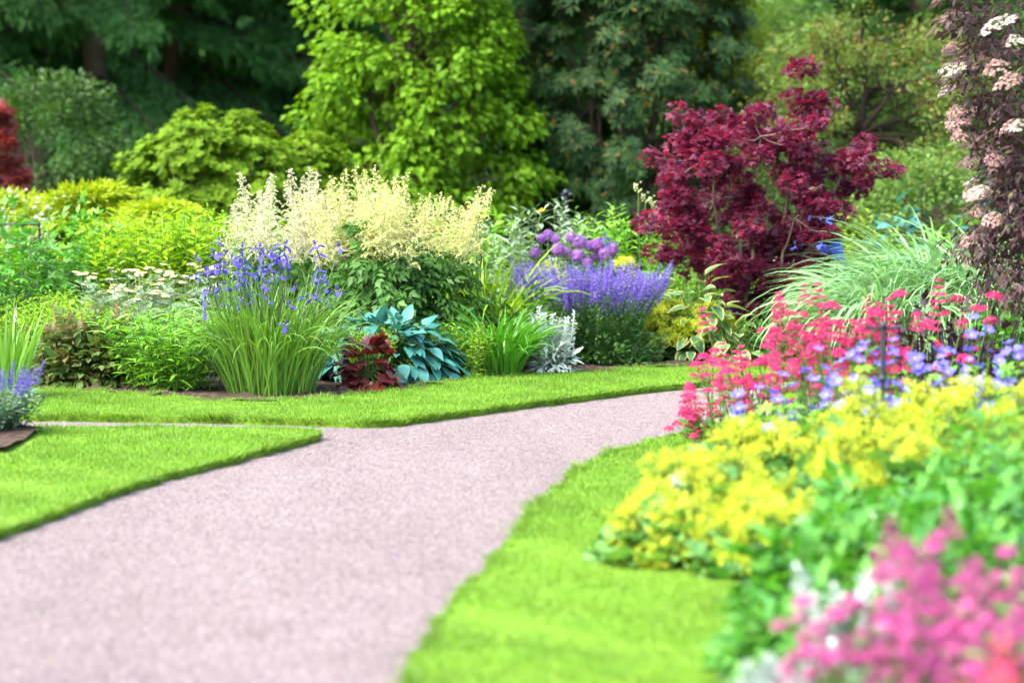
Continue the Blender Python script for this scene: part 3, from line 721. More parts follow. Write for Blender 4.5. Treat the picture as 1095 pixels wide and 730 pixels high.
P_YEL=petal('yellow_petal',[(.85,.55,.01),(.8,.62,.02)],.3)
DEADB=leafmat('brown_stem',[(.16,.1,.05),(.22,.14,.07)],.1,.7)

# ---- generic builders
def disc(r,n,rx,ry,z=0.0):
    a=r.uniform(0,6.283,n); q=np.sqrt(r.uniform(0,1,n)); return np.stack([np.cos(a)*q*rx,np.sin(a)*q*ry,np.full(n,z)],-1)
def strap(r,n,rx,ry,L,W,th0=(.02,.3),th1=(.5,1.9),nseg=7,cols=(-1,0,1),fold=.25,g=None,mid=None,p=1.6,out=.75):
    g=g or G(); b=disc(r,n,rx,ry); az=np.arctan2(b[:,1]/ry,b[:,0]/rx)+r.normal(0,1.0-out*.6,n)
    e=np.hypot(b[:,0]/rx,b[:,1]/ry)
    t0=th0[0]+(th0[1]-th0[0])*e*r.uniform(.5,1.2,n); t1=r.uniform(*th1,n)*(.45+.55*e)
    ribbons(g,b,az,L*h01(r,n,.65,1.1),W*h01(r,n),t0,t1,p,nseg,cols,r.normal(0,.5,n),fold,mid); return g
def stemset(r,n,rx,ry,h,lean=.25,rad=.004,m=6,bow=.3,hv=(.8,1.1)):
    """n stems fanning out of a base disc: (n,m,3)"""
    b=disc(r,n,rx,ry); e=np.stack([b[:,0]/rx,b[:,1]/ry],-1)
    d=e*lean+r.normal(0,.06,(n,2)); H=h*r.uniform(*hv,n); t=np.linspace(0,1,m)
    P=b[:,None,:]+np.stack([d[:,None,0]*(t**(1+bow))[None]*H[:,None],d[:,None,1]*(t**(1+bow))[None]*H[:,None],t[None]*H[:,None]],-1); return P
def leaves_on(g,r,P,T,per,size,z0=.15,z1=1.0,out=.9,up=.35,droop=0,m=None,taper=.5,spiral=2.4):
    """leaves set spirally on stems P"""
    n,mm,_=P.shape; f=np.linspace(z0,z1,per)
    seg=f*(mm-1); i=np.minimum(seg.astype(int),mm-2); w=(seg-i)[None,:,None]
    Q=P[:,i]*(1-w)+P[:,i+1]*w; a=(np.arange(per)*spiral)[None]+r.uniform(0,6.28,n)[:,None]+r.normal(0,.3,(n,per))
    u=up+(.9*(f[None]-.5))*.6+r.normal(0,.15,(n,per))
    d=np.stack([np.cos(a)*out,np.sin(a)*out,u],-1).reshape(-1,3); N=len(d)
    s=size*(1-taper*np.abs(f-.45)*1.2)[None]*r.uniform(.75,1.2,(n,per))
    g.addT(T,frames(d,np.array([0,0,1.])+r.normal(0,.25,(N,3))),s.ravel(),Q.reshape(-1,3))
def mound(g,r,N,rx,ry,h,T,size,inner=.5,lump=.14,up=.25,hang=.0,nup=.7,rand=.35,k=3.0):
    P,u=dome(r,N,rx,ry,h,inner,lump,k=k); d=u*np.array([1,1,.3])+r.normal(0,rand,(N,3)); d[:,2]+=up-hang
    g.addT(T,frames(d,u*.7+np.array([0,0,nup])+r.normal(0,.25,(N,3))),size*h01(r,N),P); return P,u
def head_mesh(name,seed,n,rx,h,fl,size,mats,tiers=0,stem=0.0):
    """domed or tiered head of little florets, base at the origin"""
    r=rngof(seed); g=G()
    if tiers:
        P=[];Z=[]
        for k in range(tiers):
            f=k/max(1,tiers-1); rr=rx*(1-.6*f); m=int(n/tiers*(1.3-.6*f)); nb=5
            for b in range(nb):
                a=2*math.pi*b/nb+k; c=np.array([math.cos(a)*rr*.65,math.sin(a)*rr*.65,h*f])
                u=nrm(r.normal(size=(m//nb,3))); u[:,2]=np.abs(u[:,2])*.8-.1; P.append(c+u*rr*.42); Z.append(u+np.array([0,0,.4]))
        P=np.concatenate(P); Z=np.concatenate(Z)
    else:
        u=nrm(r.normal(size=(n,3))); u[:,2]=np.abs(u[:,2])-.15; P=u*np.array([rx,rx,h])*r.uniform(.65,1.05,(n,1)); Z=u+np.array([0,0,.3])
    Z=nrm(Z); g.addT(fl,frames(nrm(np.cross(Z,r.normal(size=Z.shape))),Z),size*h01(r,len(P)),P)
    if stem: tubes(g,np.array([[(0,0,-stem),(0,0,-stem/2),(0,0,h*.7)]]),.0025,3,1)
    return g.mesh(name,mats)
def spike_mesh(name,seed,L,whorls,per,rad,T,size,mats,taper=.7,stemr=.0018,up=.5):
    """flower spike: whorls of florets round an upright axis from the origin up"""
    r=rngof(seed); g=G(); tubes(g,np.array([[(0,0,0),(0,0,L*.5),(0,0,L)]]),stemr,3,1)
    f=np.repeat(np.linspace(.08,1,whorls),per)+r.normal(0,.01,whorls*per); a=r.uniform(0,6.28,len(f)); rr=rad*(1-taper*f**1.5)
    d=np.stack([np.cos(a),np.sin(a),np.full(len(a),up)+r.normal(0,.3,len(a))],-1)
    P=np.stack([np.cos(a)*rr*.25,np.sin(a)*rr*.25,f*L],-1)
    g.addT(T,frames(d,np.array([0,0,1.])+r.normal(0,.5,d.shape)),size*h01(r,len(f))*(1-.4*f),P); return g.mesh(name,mats)

# ================= the left border, front row
# -- blue iris clump
def iris_flower():
    fall=leafT(3,.62,.0,.75,.62); std=leafT(2,.4,.2,-.1,.6); sp=leaf4(.35)
    P=[]
    for k in range(3):
        a=2.094*k; c,s=math.cos(a),math.sin(a)
        d=np.array([[c*.8,s*.8,.15]]); P.append((fall,frames(d,np.array([[0,0,1.]]))[0],.052,(c*.004,s*.004,0),0))
        P.append((sp,frames(np.array([[c*.8,s*.8,.5]]),np.array([[0,0,1.]]))[0],.022,(c*.006,s*.006,.003),1))
        b=a+1.047; d=np.array([[math.cos(b)*.3,math.sin(b)*.3,.95]]); P.append((std,frames(d,np.array([[-math.cos(b),-math.sin(b),.3]]))[0],.043,(0,0,0),0))
    return joinT(P)
g=G(); T=iris_flower(); g.addT(T,np.eye(3)[None],1.0,np.zeros((1,3))); tubes(g,np.array([[(0,0,-.04),(0,0,-.02),(0,0,0)]]),.004,4,2)
IRF=g.mesh('iris_flower',[P_IRIS,P_THR,STEM])
def iris_clump(label,loc,rx,ry,hl,hs,nl,ns,nf,seed,W=.013):
    r=rngof(seed); t=thing('iris_clump',label,'irises',loc)
    part('foliage',strap(r,nl,rx,ry,hl,W,(.03,.40),(.4,3.0),9,p=2.2,out=.6),IR,t)
    P=stemset(r,ns,rx*.95,ry*.95,hs,.26,hv=(.62,1.06)); g=G(); tubes(g,P,np.linspace(.004,.0025,6)[None],4)
    bl=leaf4(.12); leaves_on(g,r,P,bl,3,.16,.2,.7,.35,1.0); part('stems',g,[STEM],t)
    for i in range(nf):
        p=P[i%ns]; dz=0 if i<ns else -r.uniform(.04,.12); j=r.normal(0,.016,3)*(0 if i<ns else 1)
        put('flower',IRF,t,p[-1]+np.array([j[0]*1.6,j[1]*1.6,dz+.01]),(r.normal(0,.25),r.normal(0,.25),1),sc=r.uniform(.75,1.08),rz=r.uniform(0,6.28))
    return t
x,y=at(286,429); iris_clump('large clump of blue irises with arching grassy leaves at the lawn edge',(x,y+.30,.03),.27,.25,.76,.87,600,60,82,101,.012)
# -- far dark-blue irises and grassy leaves behind the catmint
x,y=atd(668,21.6); iris_clump('thin clump of dark blue irises behind the catmint beside the purple maple',(x,y,.03),.42,.25,.72,.8,260,9,10,102,.011)
# -- pale iris leaves at left edge
x,y=at(4,432); r=rngof(103); t=thing('strap_leaf_plant','pale green sword-leaved plant with one cream bud at the left edge','plant',(x,y,.03))
part('foliage',strap(r,60,.13,.12,.6,.03,(.05,.35),(.2,1.0),7),IR,t)
g=G(); tubes(g,np.array([[(.07,-.02,0),(.075,-.02,.25),(.08,-.02,.47)]]),.004,4); part('stem',g,STEM,t)
put('bud',spike_mesh('bud',1,.06,4,3,.012,leaf4(.4),.03,[P_WHITE,STEM],.3,up=2.0),t,(.08,-.02,.46))

# -- spreading green lance-leaved clump left of the iris, and yarrow behind
LANCE=leafT(3,.17,.1,.35,.4)
def leafy(name,label,cat,loc,rx,ry,h,n,T,per,size,mat,seed,lean=.35,z0=.1,hang=0,up=.35,group=None,rad=.0035,hv=(.75,1.08),stem=STEM):
    r=rngof(seed); t=thing(name,label,cat,loc,group); P=stemset(r,n,rx,ry,h,lean,hv=hv)
    g=G(); tubes(g,P,np.linspace(rad,rad*.5,6)[None],3); part('stems',g,stem,t)
    g=G(); leaves_on(g,r,P,T,per,size,z0,1.0,.9,up); part('foliage',g,mat,t); return t,P,r
x,y=at(178,424); leafy('leafy_clump','arching fresh green lance-leaved clump between the yarrow and the blue irises','plant',(x+.04,y+.24,.03),.28,.26,.47,105,LANCE,22,.125,FRESH,104,.55,.08)
x,y=at(170,412); x-=.03; r=rngof(105); t=thing('yarrow','grey-leaved yarrow with flat cream flower heads beside the blue irises','flowers',(x,y+.5,.03))
P=stemset(r,64,.38,.28,.70,.3,hv=(.72,1.05)); g=G(); tubes(g,P,np.linspace(.0035,.002,6)[None],3); part('stems',g,GREY,t)
g=G(); leaves_on(g,r,P,frondT(leaf4(.34),5,1,.34,1.0,.2),18,.14,.05,.9); part('foliage',g,GREY,t)
YU=[umbel(110+i,.027,60,starT(5,.6,.1),.16,[P_YAR,GREY],.0065) for i in range(2)]
for i,p in enumerate(P): put('flower_head',YU[i%2],t,p[-1]+np.array([0,0,.01]),(r.normal(0,.1),r.normal(0,.1)-.08,1),sc=r.uniform(.8,1.35))
# -- bronze astilbe and lime mounds
FEATH2=frondT(leafT(2,.45,.1,.15),3,1,.5)
FEATH=frondT(leafT(1,.4,.1,.1),3,1,.42)
x,y=at(92,418); r=rngof(106); t=thing('astilbe','bronze-tinted astilbe with brown feathery plumes below the yarrow','plant',(x,y+.2,.03))
g=G(); mound(g,r,620,.27,.22,.36,FEATH2,.16,.4); part('foliage',g,BRONZE,t)
AP=[spike_mesh('flower_plume',120+i,.16,26,4,.03,leaf4(.3),.022,[P_AST,DEADB],.8,.002,.7) for i in range(2)]
for i in range(26):
    b=disc(r,1,.24,.2)[0]; put('flower_plume',AP[i%2],t,(b[0],b[1],.30+r.uniform(-.1,.06)),(b[0]*1.5,b[1]*1.5,1),sc=r.uniform(.8,1.2))
def feather(label,loc,rx,ry,h,n,seed,mat=LIME):
    t,P,r=leafy('feathery_mound',label,'plant',loc,rx*.8,ry*.8,h,int(n/9),leafT(2,.24,.1,.25),24,.07,mat,seed,.42,.06,rad=.002,hv=(.7,1.05)); return t
x,y=at(30,412); feather('bright lime feathery mound at the far left of the border front',(x,y+.35,.03),.42,.32,.52,1500,107)
x,y=at(86,406); feather('small bright lime feathery mound just behind the bronze astilbe',(x+.03,y+.55,.03),.27,.24,.52,850,108)
# -- lime filler and burgundy coral bells by the iris
x,y=at(380,420); leafy('leafy_clump','small yellow-green bushy clump squeezed between irises and blue hosta','plant',(x+.03,y+.3,.03),0.13,.18,.34,70,leafT(2,.22,.1,.2),24,.055,LIME,109,.35,.15)
HEU=roundT(13,.2,.13)
def hosta_like(name,label,cat,loc,rx,ry,h,n,T,size,mats,seed,tilt=(.1,.9),stemmat=STEM,hang=.5,front=None):
    r=rngof(seed); t=thing(name,label,cat,loc); u=nrm(np.stack([r.normal(size=n),r.normal(size=n),np.abs(r.normal(size=n))*.9+.02],-1))
    tip=u*np.array([rx,ry,h])*r.uniform(.72,1.0,(n,1)); tip[:,2]=np.maximum(tip[:,2],.05)
    b=disc(r,n,.05,.05); mid=(b+tip)*.5; mid[:,2]+=.25*h*(1-u[:,2]*.5)
    P=np.stack([b,b*.4+mid*.6,mid*.8+tip*.2,tip],1); g=G(); tubes(g,P,.0035,3); part('stems',g,stemmat,t)
    d=u*np.array([1,1,.25])+r.normal(0,.18,(n,3)); d[:,2]+=-hang*1.5*(1-u[:,2])+.1
    g=G(); g.addT(T,frames(d,np.array([0,0,.7])+u*1.0+r.normal(0,.18,(n,3))),size*h01(r,n,.65,1.15),tip); part('foliage',g,mats,t); return t
x,y=at(392,423); hosta_like('coral_bells','burgundy coral bells with shiny lobed leaves at the lawn edge','plant',(x,y+.16,.03),0.14,.14,.33,74,HEU,.115,BURG,111,hang=.7)
HOST=leafT(6,.62,.10,.3,.34)
x,y=at(412,413); hosta_like('blue_hosta','blue-green hosta with overlapping heart leaves beside the burgundy coral bells','hosta',(x,y+.2,.03),.52,.30,.42,420,HOST,.135,BLUEH,112,hang=.6)
x,y=at(396,400); hosta_like('blue_hosta','small blue-green hosta peeking up behind the yellow-green clump','hosta',(x-.0,y+.05,.03),.26,.2,.62,80,HOST,.135,BLUEH,113,hang=.6)

# -- goat's beard, two plants
def plume(seed,mats,L=.52):
    r=rngof(seed); g=G(); lean=r.normal(0,.12,2)
    ax=np.stack([np.linspace(0,1,6)**1.5*lean[0]*L*2,np.linspace(0,1,6)**1.5*lean[1]*L*2,np.linspace(0,1,6)*L],-1); tubes(g,ax[None],np.linspace(.003,.001,6)[None],3,1)
    fl=leaf4(.6); PP=[];DD=[]
    for k in range(36):
        f=(k/35)**.85; a=k*2.4+r.uniform(-.4,.4); l=L*.34*(1-f)**1.05*r.uniform(.75,1.2)+.02; p=np.array([np.interp(f,np.linspace(0,1,6),ax[:,j]) for j in range(3)])
        t=np.linspace(.04,1,max(8,int(l/.0034))); q=p+np.stack([np.cos(a)*t*l*.8,np.sin(a)*t*l*.8,(t*1.05-.75*t**2.4)*l],-1)
        w=.0045*(1.2-t)[:,None]; PP.append(q+r.normal(0,1,q.shape)*w); DD.append(r.normal(0,.5,q.shape)+np.stack([np.full(len(t),np.cos(a)*.8),np.full(len(t),np.sin(a)*.8),1.05-1.8*t**1.4],-1))
    q=ax[-1]+r.normal(0,.004,(30,3))-np.outer(r.uniform(0,.12,30),[0,0,1]); PP.append(q); DD.append(r.normal(0,1,q.shape)+np.array([0,0,1.]))
    PP=np.concatenate(PP);DD=np.concatenate(DD); g.addT(fl,frames(DD,r.normal(size=DD.shape)),.0138*h01(r,len(PP)),PP); return g.mesh('flower_plume',mats)
PLC=[plume(130+i,[P_PLUME,STEM]) for i in range(4)]; PLW=[plume(135+i,[P_PLUMEW,STEM]) for i in range(3)]
FROND=frondT(leafT(2,.5,.12,.25,.4),3,1.0,.46,.9,.25)
def goats_beard(label,loc,rx,ry,h,nf,plumes,npl,seed,zr,front=False,size=.2,px=None):
    r=rngof(seed); t=thing('goats_beard',label,'flowers',loc); P=stemset(r,40,rx*.4,ry*.4,h*.75,.3); g=G(); tubes(g,P,np.linspace(.006,.003,6)[None],4); part('stems',g,STEM,t)
    g=G(); mound(g,r,nf,rx,ry,h,FROND,size*.76,.55,.12,.0,.3,.4); part('foliage',g,DEEP,t)
    for i in range(npl):
        b=disc(r,1,px or rx*1.02,ry)[0]; e=math.hypot(b[0]/rx,b[1]/ry); z=zr[0]+(zr[1]-zr[0])*(1-.5*e*e)*r.uniform(.78,1.06)
        put('flower_plume',plumes[i%len(plumes)],t,(b[0],b[1],z),(b[0]*.6+r.normal(0,.08),b[1]*.5,1),sc=r.uniform(.7,1.15),rz=r.uniform(0,6.28))
    return t
goats_beard("goat's beard with creamy yellow plumes over dark leaves above the blue hosta",(atd(416,19.5)[0],19.5,.03),.55,.5,1.0,1700,PLC,50,141,(.60,.80))
goats_beard("goat's beard with whiter plumes behind the blue irises",(atd(304,19.8)[0],19.8,.03),.40,.42,.84,800,PLW,34,142,(.58,.80),px=.5)

# -- strappy daylilies, silver lamb's ear
def strap_plant(name,label,loc,n,rx,ry,L,W,seed,mat=FRESH,th1=(.9,2.2),th0=(.05,.45)):
    r=rngof(seed); t=thing(name,label,'plant',loc); part('foliage',strap(r,n,rx,ry,L,W,th0,th1,8),mat,t); return t,r
x,y=at(522,407); strap_plant('daylily','low arching daylily leaves in front, between blue hosta and silver plant',(x,y+.24,.03),170,.15,.15,.5,.02,151,MIDG,(1.4,2.8))
x,y=atd(538,18.9); strap_plant('daylily','second arching daylily clump just left of the silver plant',(x,y,.03),150,.12,.14,.58,.02,152,MIDG,(1.4,2.8))
x,y=atd(520,19.9); t,r=strap_plant('daylily','taller pale daylily clump with a few yellow flowers right of the creamy plumes',(x,y,.03),150,.16,.18,.98,.02,153,LIME,(1.3,2.7))
P=stemset(r,6,.14,.1,1.0,.25); g=G(); tubes(g,P,.003,4); part('stems',g,STEM,t)
YF=G(); YF.addT(starT(6,.5,.5),np.eye(3)[None],.03,np.zeros((1,3))); YF=YF.mesh('flower',[P_YEL])
for p in P: put('flower',YF,t,p[-1],(r.normal(0,.4),-.5,1),rz=r.uniform(0,6))
x,y=at(500,412); leafy('leafy_clump','small pale yellow-green tuft between blue hosta and daylily leaves','plant',(x,y+.2,.03),.1,.1,.34,36,leafT(2,.2,.1,.2),14,.06,LIME,154,.3)
def lambs(label,loc,rx,ry,h,n,nsp,seed,sc=1):
    r=rngof(seed); t=thing('lambs_ear',label,'plant',loc); g=G(); mound(g,r,n,rx,ry,h*.6,leafT(2,.32,.12,.3),.085*sc,.3,.1,.15); part('foliage',g,SILVER,t)
    S=spike_mesh('flower_spike',seed,h*.62,13,9,.036*sc,leafT(1,.45,.1,.1),.036*sc,[SILVER,SILVER],.55,.005,.6)
    for i in range(nsp):
        b=disc(r,1,rx*.9,ry*.8)[0]; put('flower_spike',S,t,(b[0],b[1],h*.3*r.uniform(.4,1.2)),(b[0]*1.1,b[1]*1.1,1),sc=r.uniform(.7,1.1))
    return t
x,y=at(592,405); lambs("silver-white lamb's ear with woolly spikes in front of the catmint",(x,y+.14,.03),.15,.14,.44,240,26,155)

# -- catmint
NS=[spike_mesh('flower_spike',160+i,.21,16,9,.032,leaf4(.65),.02,[P_NEP,GREY],.6,.0016,.35) for i in range(3)]
x,y=at(632,396); y+=.34; r=rngof(164); t=thing('catmint','wide mound of lavender-blue catmint spikes over dark green leaves','flowers',(x,y,.03))
g=G(); P=stemset(r,400,.27,.26,.54,.52,hv=(.7,1.05)); tubes(g,P,.0018,3); leaves_on(g,r,P,leafT(1,.5,.1,.15),16,.04,.06,.9); mound(g,r,2400,.53,.42,.44,leafT(1,.5,.1,.15),.05,.6); part('foliage',g,leafmat('catmint_leaf',[(.05,.14,.03),(.075,.18,.045),(.1,.22,.06)],.25,.6),t)
g=G(); nn=0
for i,p in enumerate(P):
    d=nrm(p[-1]-p[-2]); s=r.uniform(.75,1.15)
    if i<100: put('flower_spike',NS[i%3],t,p[-1]-d*.03,d+r.normal(0,.08,3)+np.array([0,0,.25]),sc=s,rz=r.uniform(0,6))
    else:
        a=r.uniform(0,6.28,70); f=r.uniform(0,1,70); q=p[-1]-d*.05+np.outer(f*.2*s,nrm(d+np.array([0,0,.3])))
        dd=np.stack([np.cos(a),np.sin(a),r.normal(.35,.3,70)],-1); g.addT(leaf4(.6),frames(dd,np.array([0,0,1.])+r.normal(0,.4,dd.shape)),.017*h01(r,70)*(1-.4*f),q)
part('flower_spikes',g,P_NEP,t,kind='stuff')
# -- lady's mantle (frothy yellow) : builder used in both borders
LMLEAF=leafmat('lady_mantle_leaf',[(.06,.16,.04),(.085,.2,.05),(.11,.24,.06)],.3,.5,.3,(1.2,1.2,.45),k=1.35)
def spray(seed,rad,n,size):
    r=rngof(seed); g=G(); u=nrm(r.normal(size=(26,3))); u[:,2]=np.abs(u[:,2])+.15; c=u*rad*r.uniform(.45,1,(26,1)); tubes(g,np.stack([c*0+np.array([0,0,-rad*.9]),c*.5+np.array([0,0,-rad*.25]),c],1),.0012,3,1)
    P=np.repeat(c,n//26,0)+r.normal(0,rad*.105,((n//26)*26,3)); Z=nrm(r.normal(0,.6,P.shape)+np.array([0,-.2,1])); g.addT(starT(4,.6,.15),frames(nrm(np.cross(Z,r.normal(size=Z.shape))),Z),size*h01(r,len(P)),P); return g.mesh('flower_spray',[P_CHAR,STEM])
SPR=[spray(170+i,.075,260,.0068) for i in range(3)]
def mantle(label,loc,rx,ry,h,nl,nsp,seed,sc=1.0,group=None,bias=None):
    r=rngof(seed); t=thing('lady_mantle',label,'flowers',loc,group); g=G(); P,u=dome(r,nl,rx*.95,ry*.95,h*.78,.5,.12)
    tubes(g,np.stack([P*np.array([.15,.15,0]),P*np.array([.6,.6,.6]),P],1),.0025,3,1)
    d=u*np.array([1,1,.2])+r.normal(0,.3,P.shape); g.addT(roundT(11,.25,.07),frames(d,np.array([0,0,1.])+u*.5+r.normal(0,.2,P.shape)),.09*h01(r,nl),P); part('foliage',g,[LMLEAF,STEM],t)
    Q,u=dome(r,nsp,rx,ry,h*.93,.86,.12)
    for i in range(nsp): put('flower_spray',SPR[i%3],t,Q[i],u[i]+np.array([0,0,.5]),sc=sc*r.uniform(.75,1.25),rz=r.uniform(0,6))
    return t
x,y=at(734,391); mantle("lady's mantle froth of acid yellow at the lawn edge right of the catmint",(x,y+.24,.03),.32,.22,.40,150,85,175,1.1)
x,y=atd(662,21.05); mantle("lady's mantle froth showing yellow just behind the catmint's right half",(x,y,.03),.36,.22,.60,90,44,176)
x,y=atd(585,21.0); mantle("lady's mantle froth showing yellow behind the catmint's left half, under the alliums",(x,y,.03),.32,.22,.64,80,34,177)

# -- cranesbills (blue)
def gflower(size=.02):
    g=G(); pt=leafT(2,.85,.0,-.12,.6); P=[]
    for k in range(5):
        a=1.2566*k; P.append((pt,frames(np.array([[math.cos(a),math.sin(a),.25]]),np.array([[0,0,1.]]))[0],size,(0,0,0),0))
    P.append((starT(5,.5,.4),np.eye(3),size*.16,(0,0,.002),1)); g.addT(joinT(P),np.eye(3)[None],1.0,np.zeros((1,3))); return g.mesh('flower',[P_GER,P_GERC])
GF=gflower(.024)
GLEAF=palmT(7,.45,2.7,.1)
def cranesbill(label,loc,rx,ry,h,nl,nf,seed,sc=1.0,group=None,fh=1.12,mat=FRESH):
    r=rngof(seed); t=thing('cranesbill',label,'flowers',loc,group); g=G(); P,u=dome(r,nl,rx,ry,h*.85,.4,.12); d=u*np.array([1,1,.2])+r.normal(0,.3,P.shape)
    tubes(g,np.stack([P*np.array([.3,.3,0]),P*np.array([.7,.7,.6]),P],1),.0018,3,1)
    g.addT(GLEAF,frames(d,np.array([0,0,1.])+u*.5+r.normal(0,.2,P.shape)),.06*h01(r,nl),P); 
    Q,u=dome(r,nf,rx,ry,h*fh,.9,.08)
    tubes(g,np.stack([Q*np.array([.6,.6,.3]),Q*np.array([.9,.9,.75]),Q],1),.0014,3,1); part('foliage',g,[mat,STEM],t)
    for i in range(nf): put('flower',GF,t,Q[i],u[i]*.7+np.array([0,-.35,.6])+r.normal(0,.2,3),sc=sc*r.uniform(.8,1.2),rz=r.uniform(0,6))
    return t
x,y=at(770,390); cranesbill('low green cranesbill with scattered small blue flowers beside the path bend',(x,y+.35,.03),.26,.28,.36,230,20,178,.75)
# -- variegated hosta
x,y=atd(744,20.4); hosta_like('variegated_hosta','cream-edged variegated hosta left of the purple maple stems','hosta',(x,y,.03),.30,.26,.66,90,leafT(6,.6,.1,.3,.34,edge=.3),.17,[VARG,CREAM],181,hang=.35)
x,y=atd(782,20.15); hosta_like('variegated_hosta','lower cream-edged variegated hosta under the purple maple',"hosta",(x,y,.03),.26,.24,.36,46,leafT(6,.6,.1,.3,.34,edge=.3),.15,[VARG,CREAM],182,hang=.4)

# ================= the left border, middle and back
PEON=joinT([(leafT(2,.36,.1,.2),frames(np.array([[s,1.,-.1]]),np.array([[0,0,1.]]))[0],.55,(0,.35,0),0) for s in (-.9,0,.9)])
def peony(label,loc,rx,ry,h,n,seed,mat=DEEP):
    n=int(n*1.5); r=rngof(seed); t=thing('peony_bush',label,'plant',loc); P=stemset(r,24,rx*.5,ry*.5,h*.72,.3); g=G(); tubes(g,P,.004,4); part('stems',g,STEM,t)
    g=G(); mound(g,r,n,rx,ry,h,PEON,.125,.5,.12,.25); part('foliage',g,mat,t); return t
x,y=atd(38,20.2); peony('wide glossy green peony bush behind the lime feathery mound at left',(x-.1,y,.03),.62,.45,.9,1500,191,MIDG)
x,y=atd(102,20.6); peony('glossy green peony bush with cut leaves behind the yarrow',(x,y,.03),.36,.4,.92,900,192,MIDG)
LILY=leafT(3,.26,.15,.25,.35)
for k,(px,dp,rx,n,h,lab) in enumerate(((165,20.4,.34,60,1.02,'leftmost stand of upright bright green leafy stems behind the yarrow'),(218,20.2,.34,60,1.0,'middle stand of upright bright green leafy stems, left of the whiter plumes'),(278,20.6,.34,60,1.0,'right-hand stand of upright bright green leafy stems behind the blue irises'))):
    x,y=atd(px,dp); leafy('leafy_perennial',lab,'plant',(x,y,.03),rx,.34,h,n+50,LILY,26,.12,LIME if k!=2 else FRESH,193+k,.1,.2,group='leafy stems behind the yarrow')
# golden low shrubs behind
GOLD=leafmat('golden_foliage',[(.17,.27,.01),(.23,.33,.012),(.29,.37,.016)],.4,.5,.25,(1.2,1.1,.3),k=1.1)
def golden(label,loc,rx,ry,z0,h,n,seed):
    r=rngof(seed); t=thing('golden_shrub',label,'shrub',loc); C=env_centers(r,n,rx,ry,z0,h,lambda f:math.sqrt(max(0,1-(max(0,f-.3)/.75)**2)),.5); g=G()
    for c in C[::2]: Q=curve_pts((c[0]*.1,c[1]*.1,0),c,6,.1,.02,r); tubes(g,Q[None],np.linspace(.014,.004,6)[None],4)
    part('trunk',g,BARK,t); part('crown',crown_from(r,C,np.full(len(C),.17),[leafT(2,.4,.1,.15)],110,.075,.3,.2,1.2),GOLD,t); return t
golden('low golden-green layered shrub at left behind the peony bush',(atd(95,24.5)[0],24.5,.03),.62,.5,.3,1.17,90,197)
golden('golden-green layered shrub to the right, in front of the rounded rhododendron',(atd(165,24)[0],24,.03),.5,.45,.3,1.05,70,198)
golden('golden-green layered shrub at the far left behind the white-flowered shrub',(atd(20,25)[0],25,.03),.6,.5,.3,1.1,80,199)
# white-flowered airy shrub at left edge with hoop railing
x,y=atd(12,22.5); t,P,r=leafy('white_flowered_shrub','airy grey-green shrub dotted with small white flowers at the left edge','shrub',(x-.1,y,.03),.3,.25,1.12,60,leafT(1,.35,.1,.1),22,.045,GREY,200,.3,.2)
WF=head_mesh('flower_head',201,26,.035,.04,starT(5,.6,.2),.012,[P_WHITE,STEM])
for i,p in enumerate(P):
    for f in (-1,): put('flower_head',WF,t,p[f]+r.normal(0,.03,3),None,sc=r.uniform(.3,.6),rz=r.uniform(0,6))
IRON=solid('dark_iron',[(.02,.025,.032),(.045,.05,.06)],.5,40,.1,.5,.6)
x,y=atd(10,22.0); t=thing('garden_railing','low dark metal railing half hidden in the white-flowered shrub','railing',(x,y,.03))
g=G(); tubes(g,np.array([[(-.5,0,.93),(0,0,.93),(.23,0,.93)]]),.009,8); part('top_rail',g,IRON,t)
g=G(); tubes(g,np.array([[(-.5,0,.45),(0,0,.45),(.23,0,.45)]]),.007,8); part('lower_rail',g,IRON,t)
for xx in (-.4,-.15,.1,.23): g=G(); tubes(g,np.array([[(xx,.014,0),(xx,.014,.5),(xx,.014,.95)]]),.01,8); part('post',g,IRON,t)
# silver-leaved stems, bright leafy stems, alliums
x,y=atd(548,21.8); leafy('silver_leaved_plant','upright silver-green leafy stems left of the alliums','plant',(x,y,.03),.34,.25,1.02,30,leafT(2,.24,.1,.2),26,.13,PALEG,203,.14,.25)
x,y=atd(592,22.3); leafy('silver_leaved_plant','upright silver-green leafy stems directly behind the alliums','plant',(x,y,.03),.22,.2,1.03,17,leafT(2,.24,.1,.2),26,.13,PALEG,204,.14,.25)
x,y=atd(675,22.6); leafy('leafy_perennial','bright green spiky-topped stems between the alliums and the purple maple','plant',(x,y,.03),.42,.28,.98,60,LILY,26,.12,FRESH,205,.12,.2)
x,y=atd(633,23.0); leafy('leafy_perennial','bright green stems rising behind the allium heads','plant',(x,y,.03),.2,.2,1.0,22,LILY,26,.12,FRESH,206,.12,.2)
g=G(); r=rngof(207); N=210; u=nrm(r.normal(size=(N,3))); g.addT(starT(6,.3,.25),frames(nrm(np.cross(u,r.normal(size=u.shape))),u),.0145*h01(r,N),u*.055*r.uniform(.8,1.06,(N,1)))
q=nrm(r.normal(size=(90,3))); tubes(g,np.stack([q*.004,q*.03,q*.055],1),.0009,3,0); g.addT((ballT(10,7)[0]*.012,ballT(10,7)[1]),np.eye(3)[None],1.0,np.zeros((1,3)))
ALH=g.mesh('flower_head',[P_ALL])
AS=.82
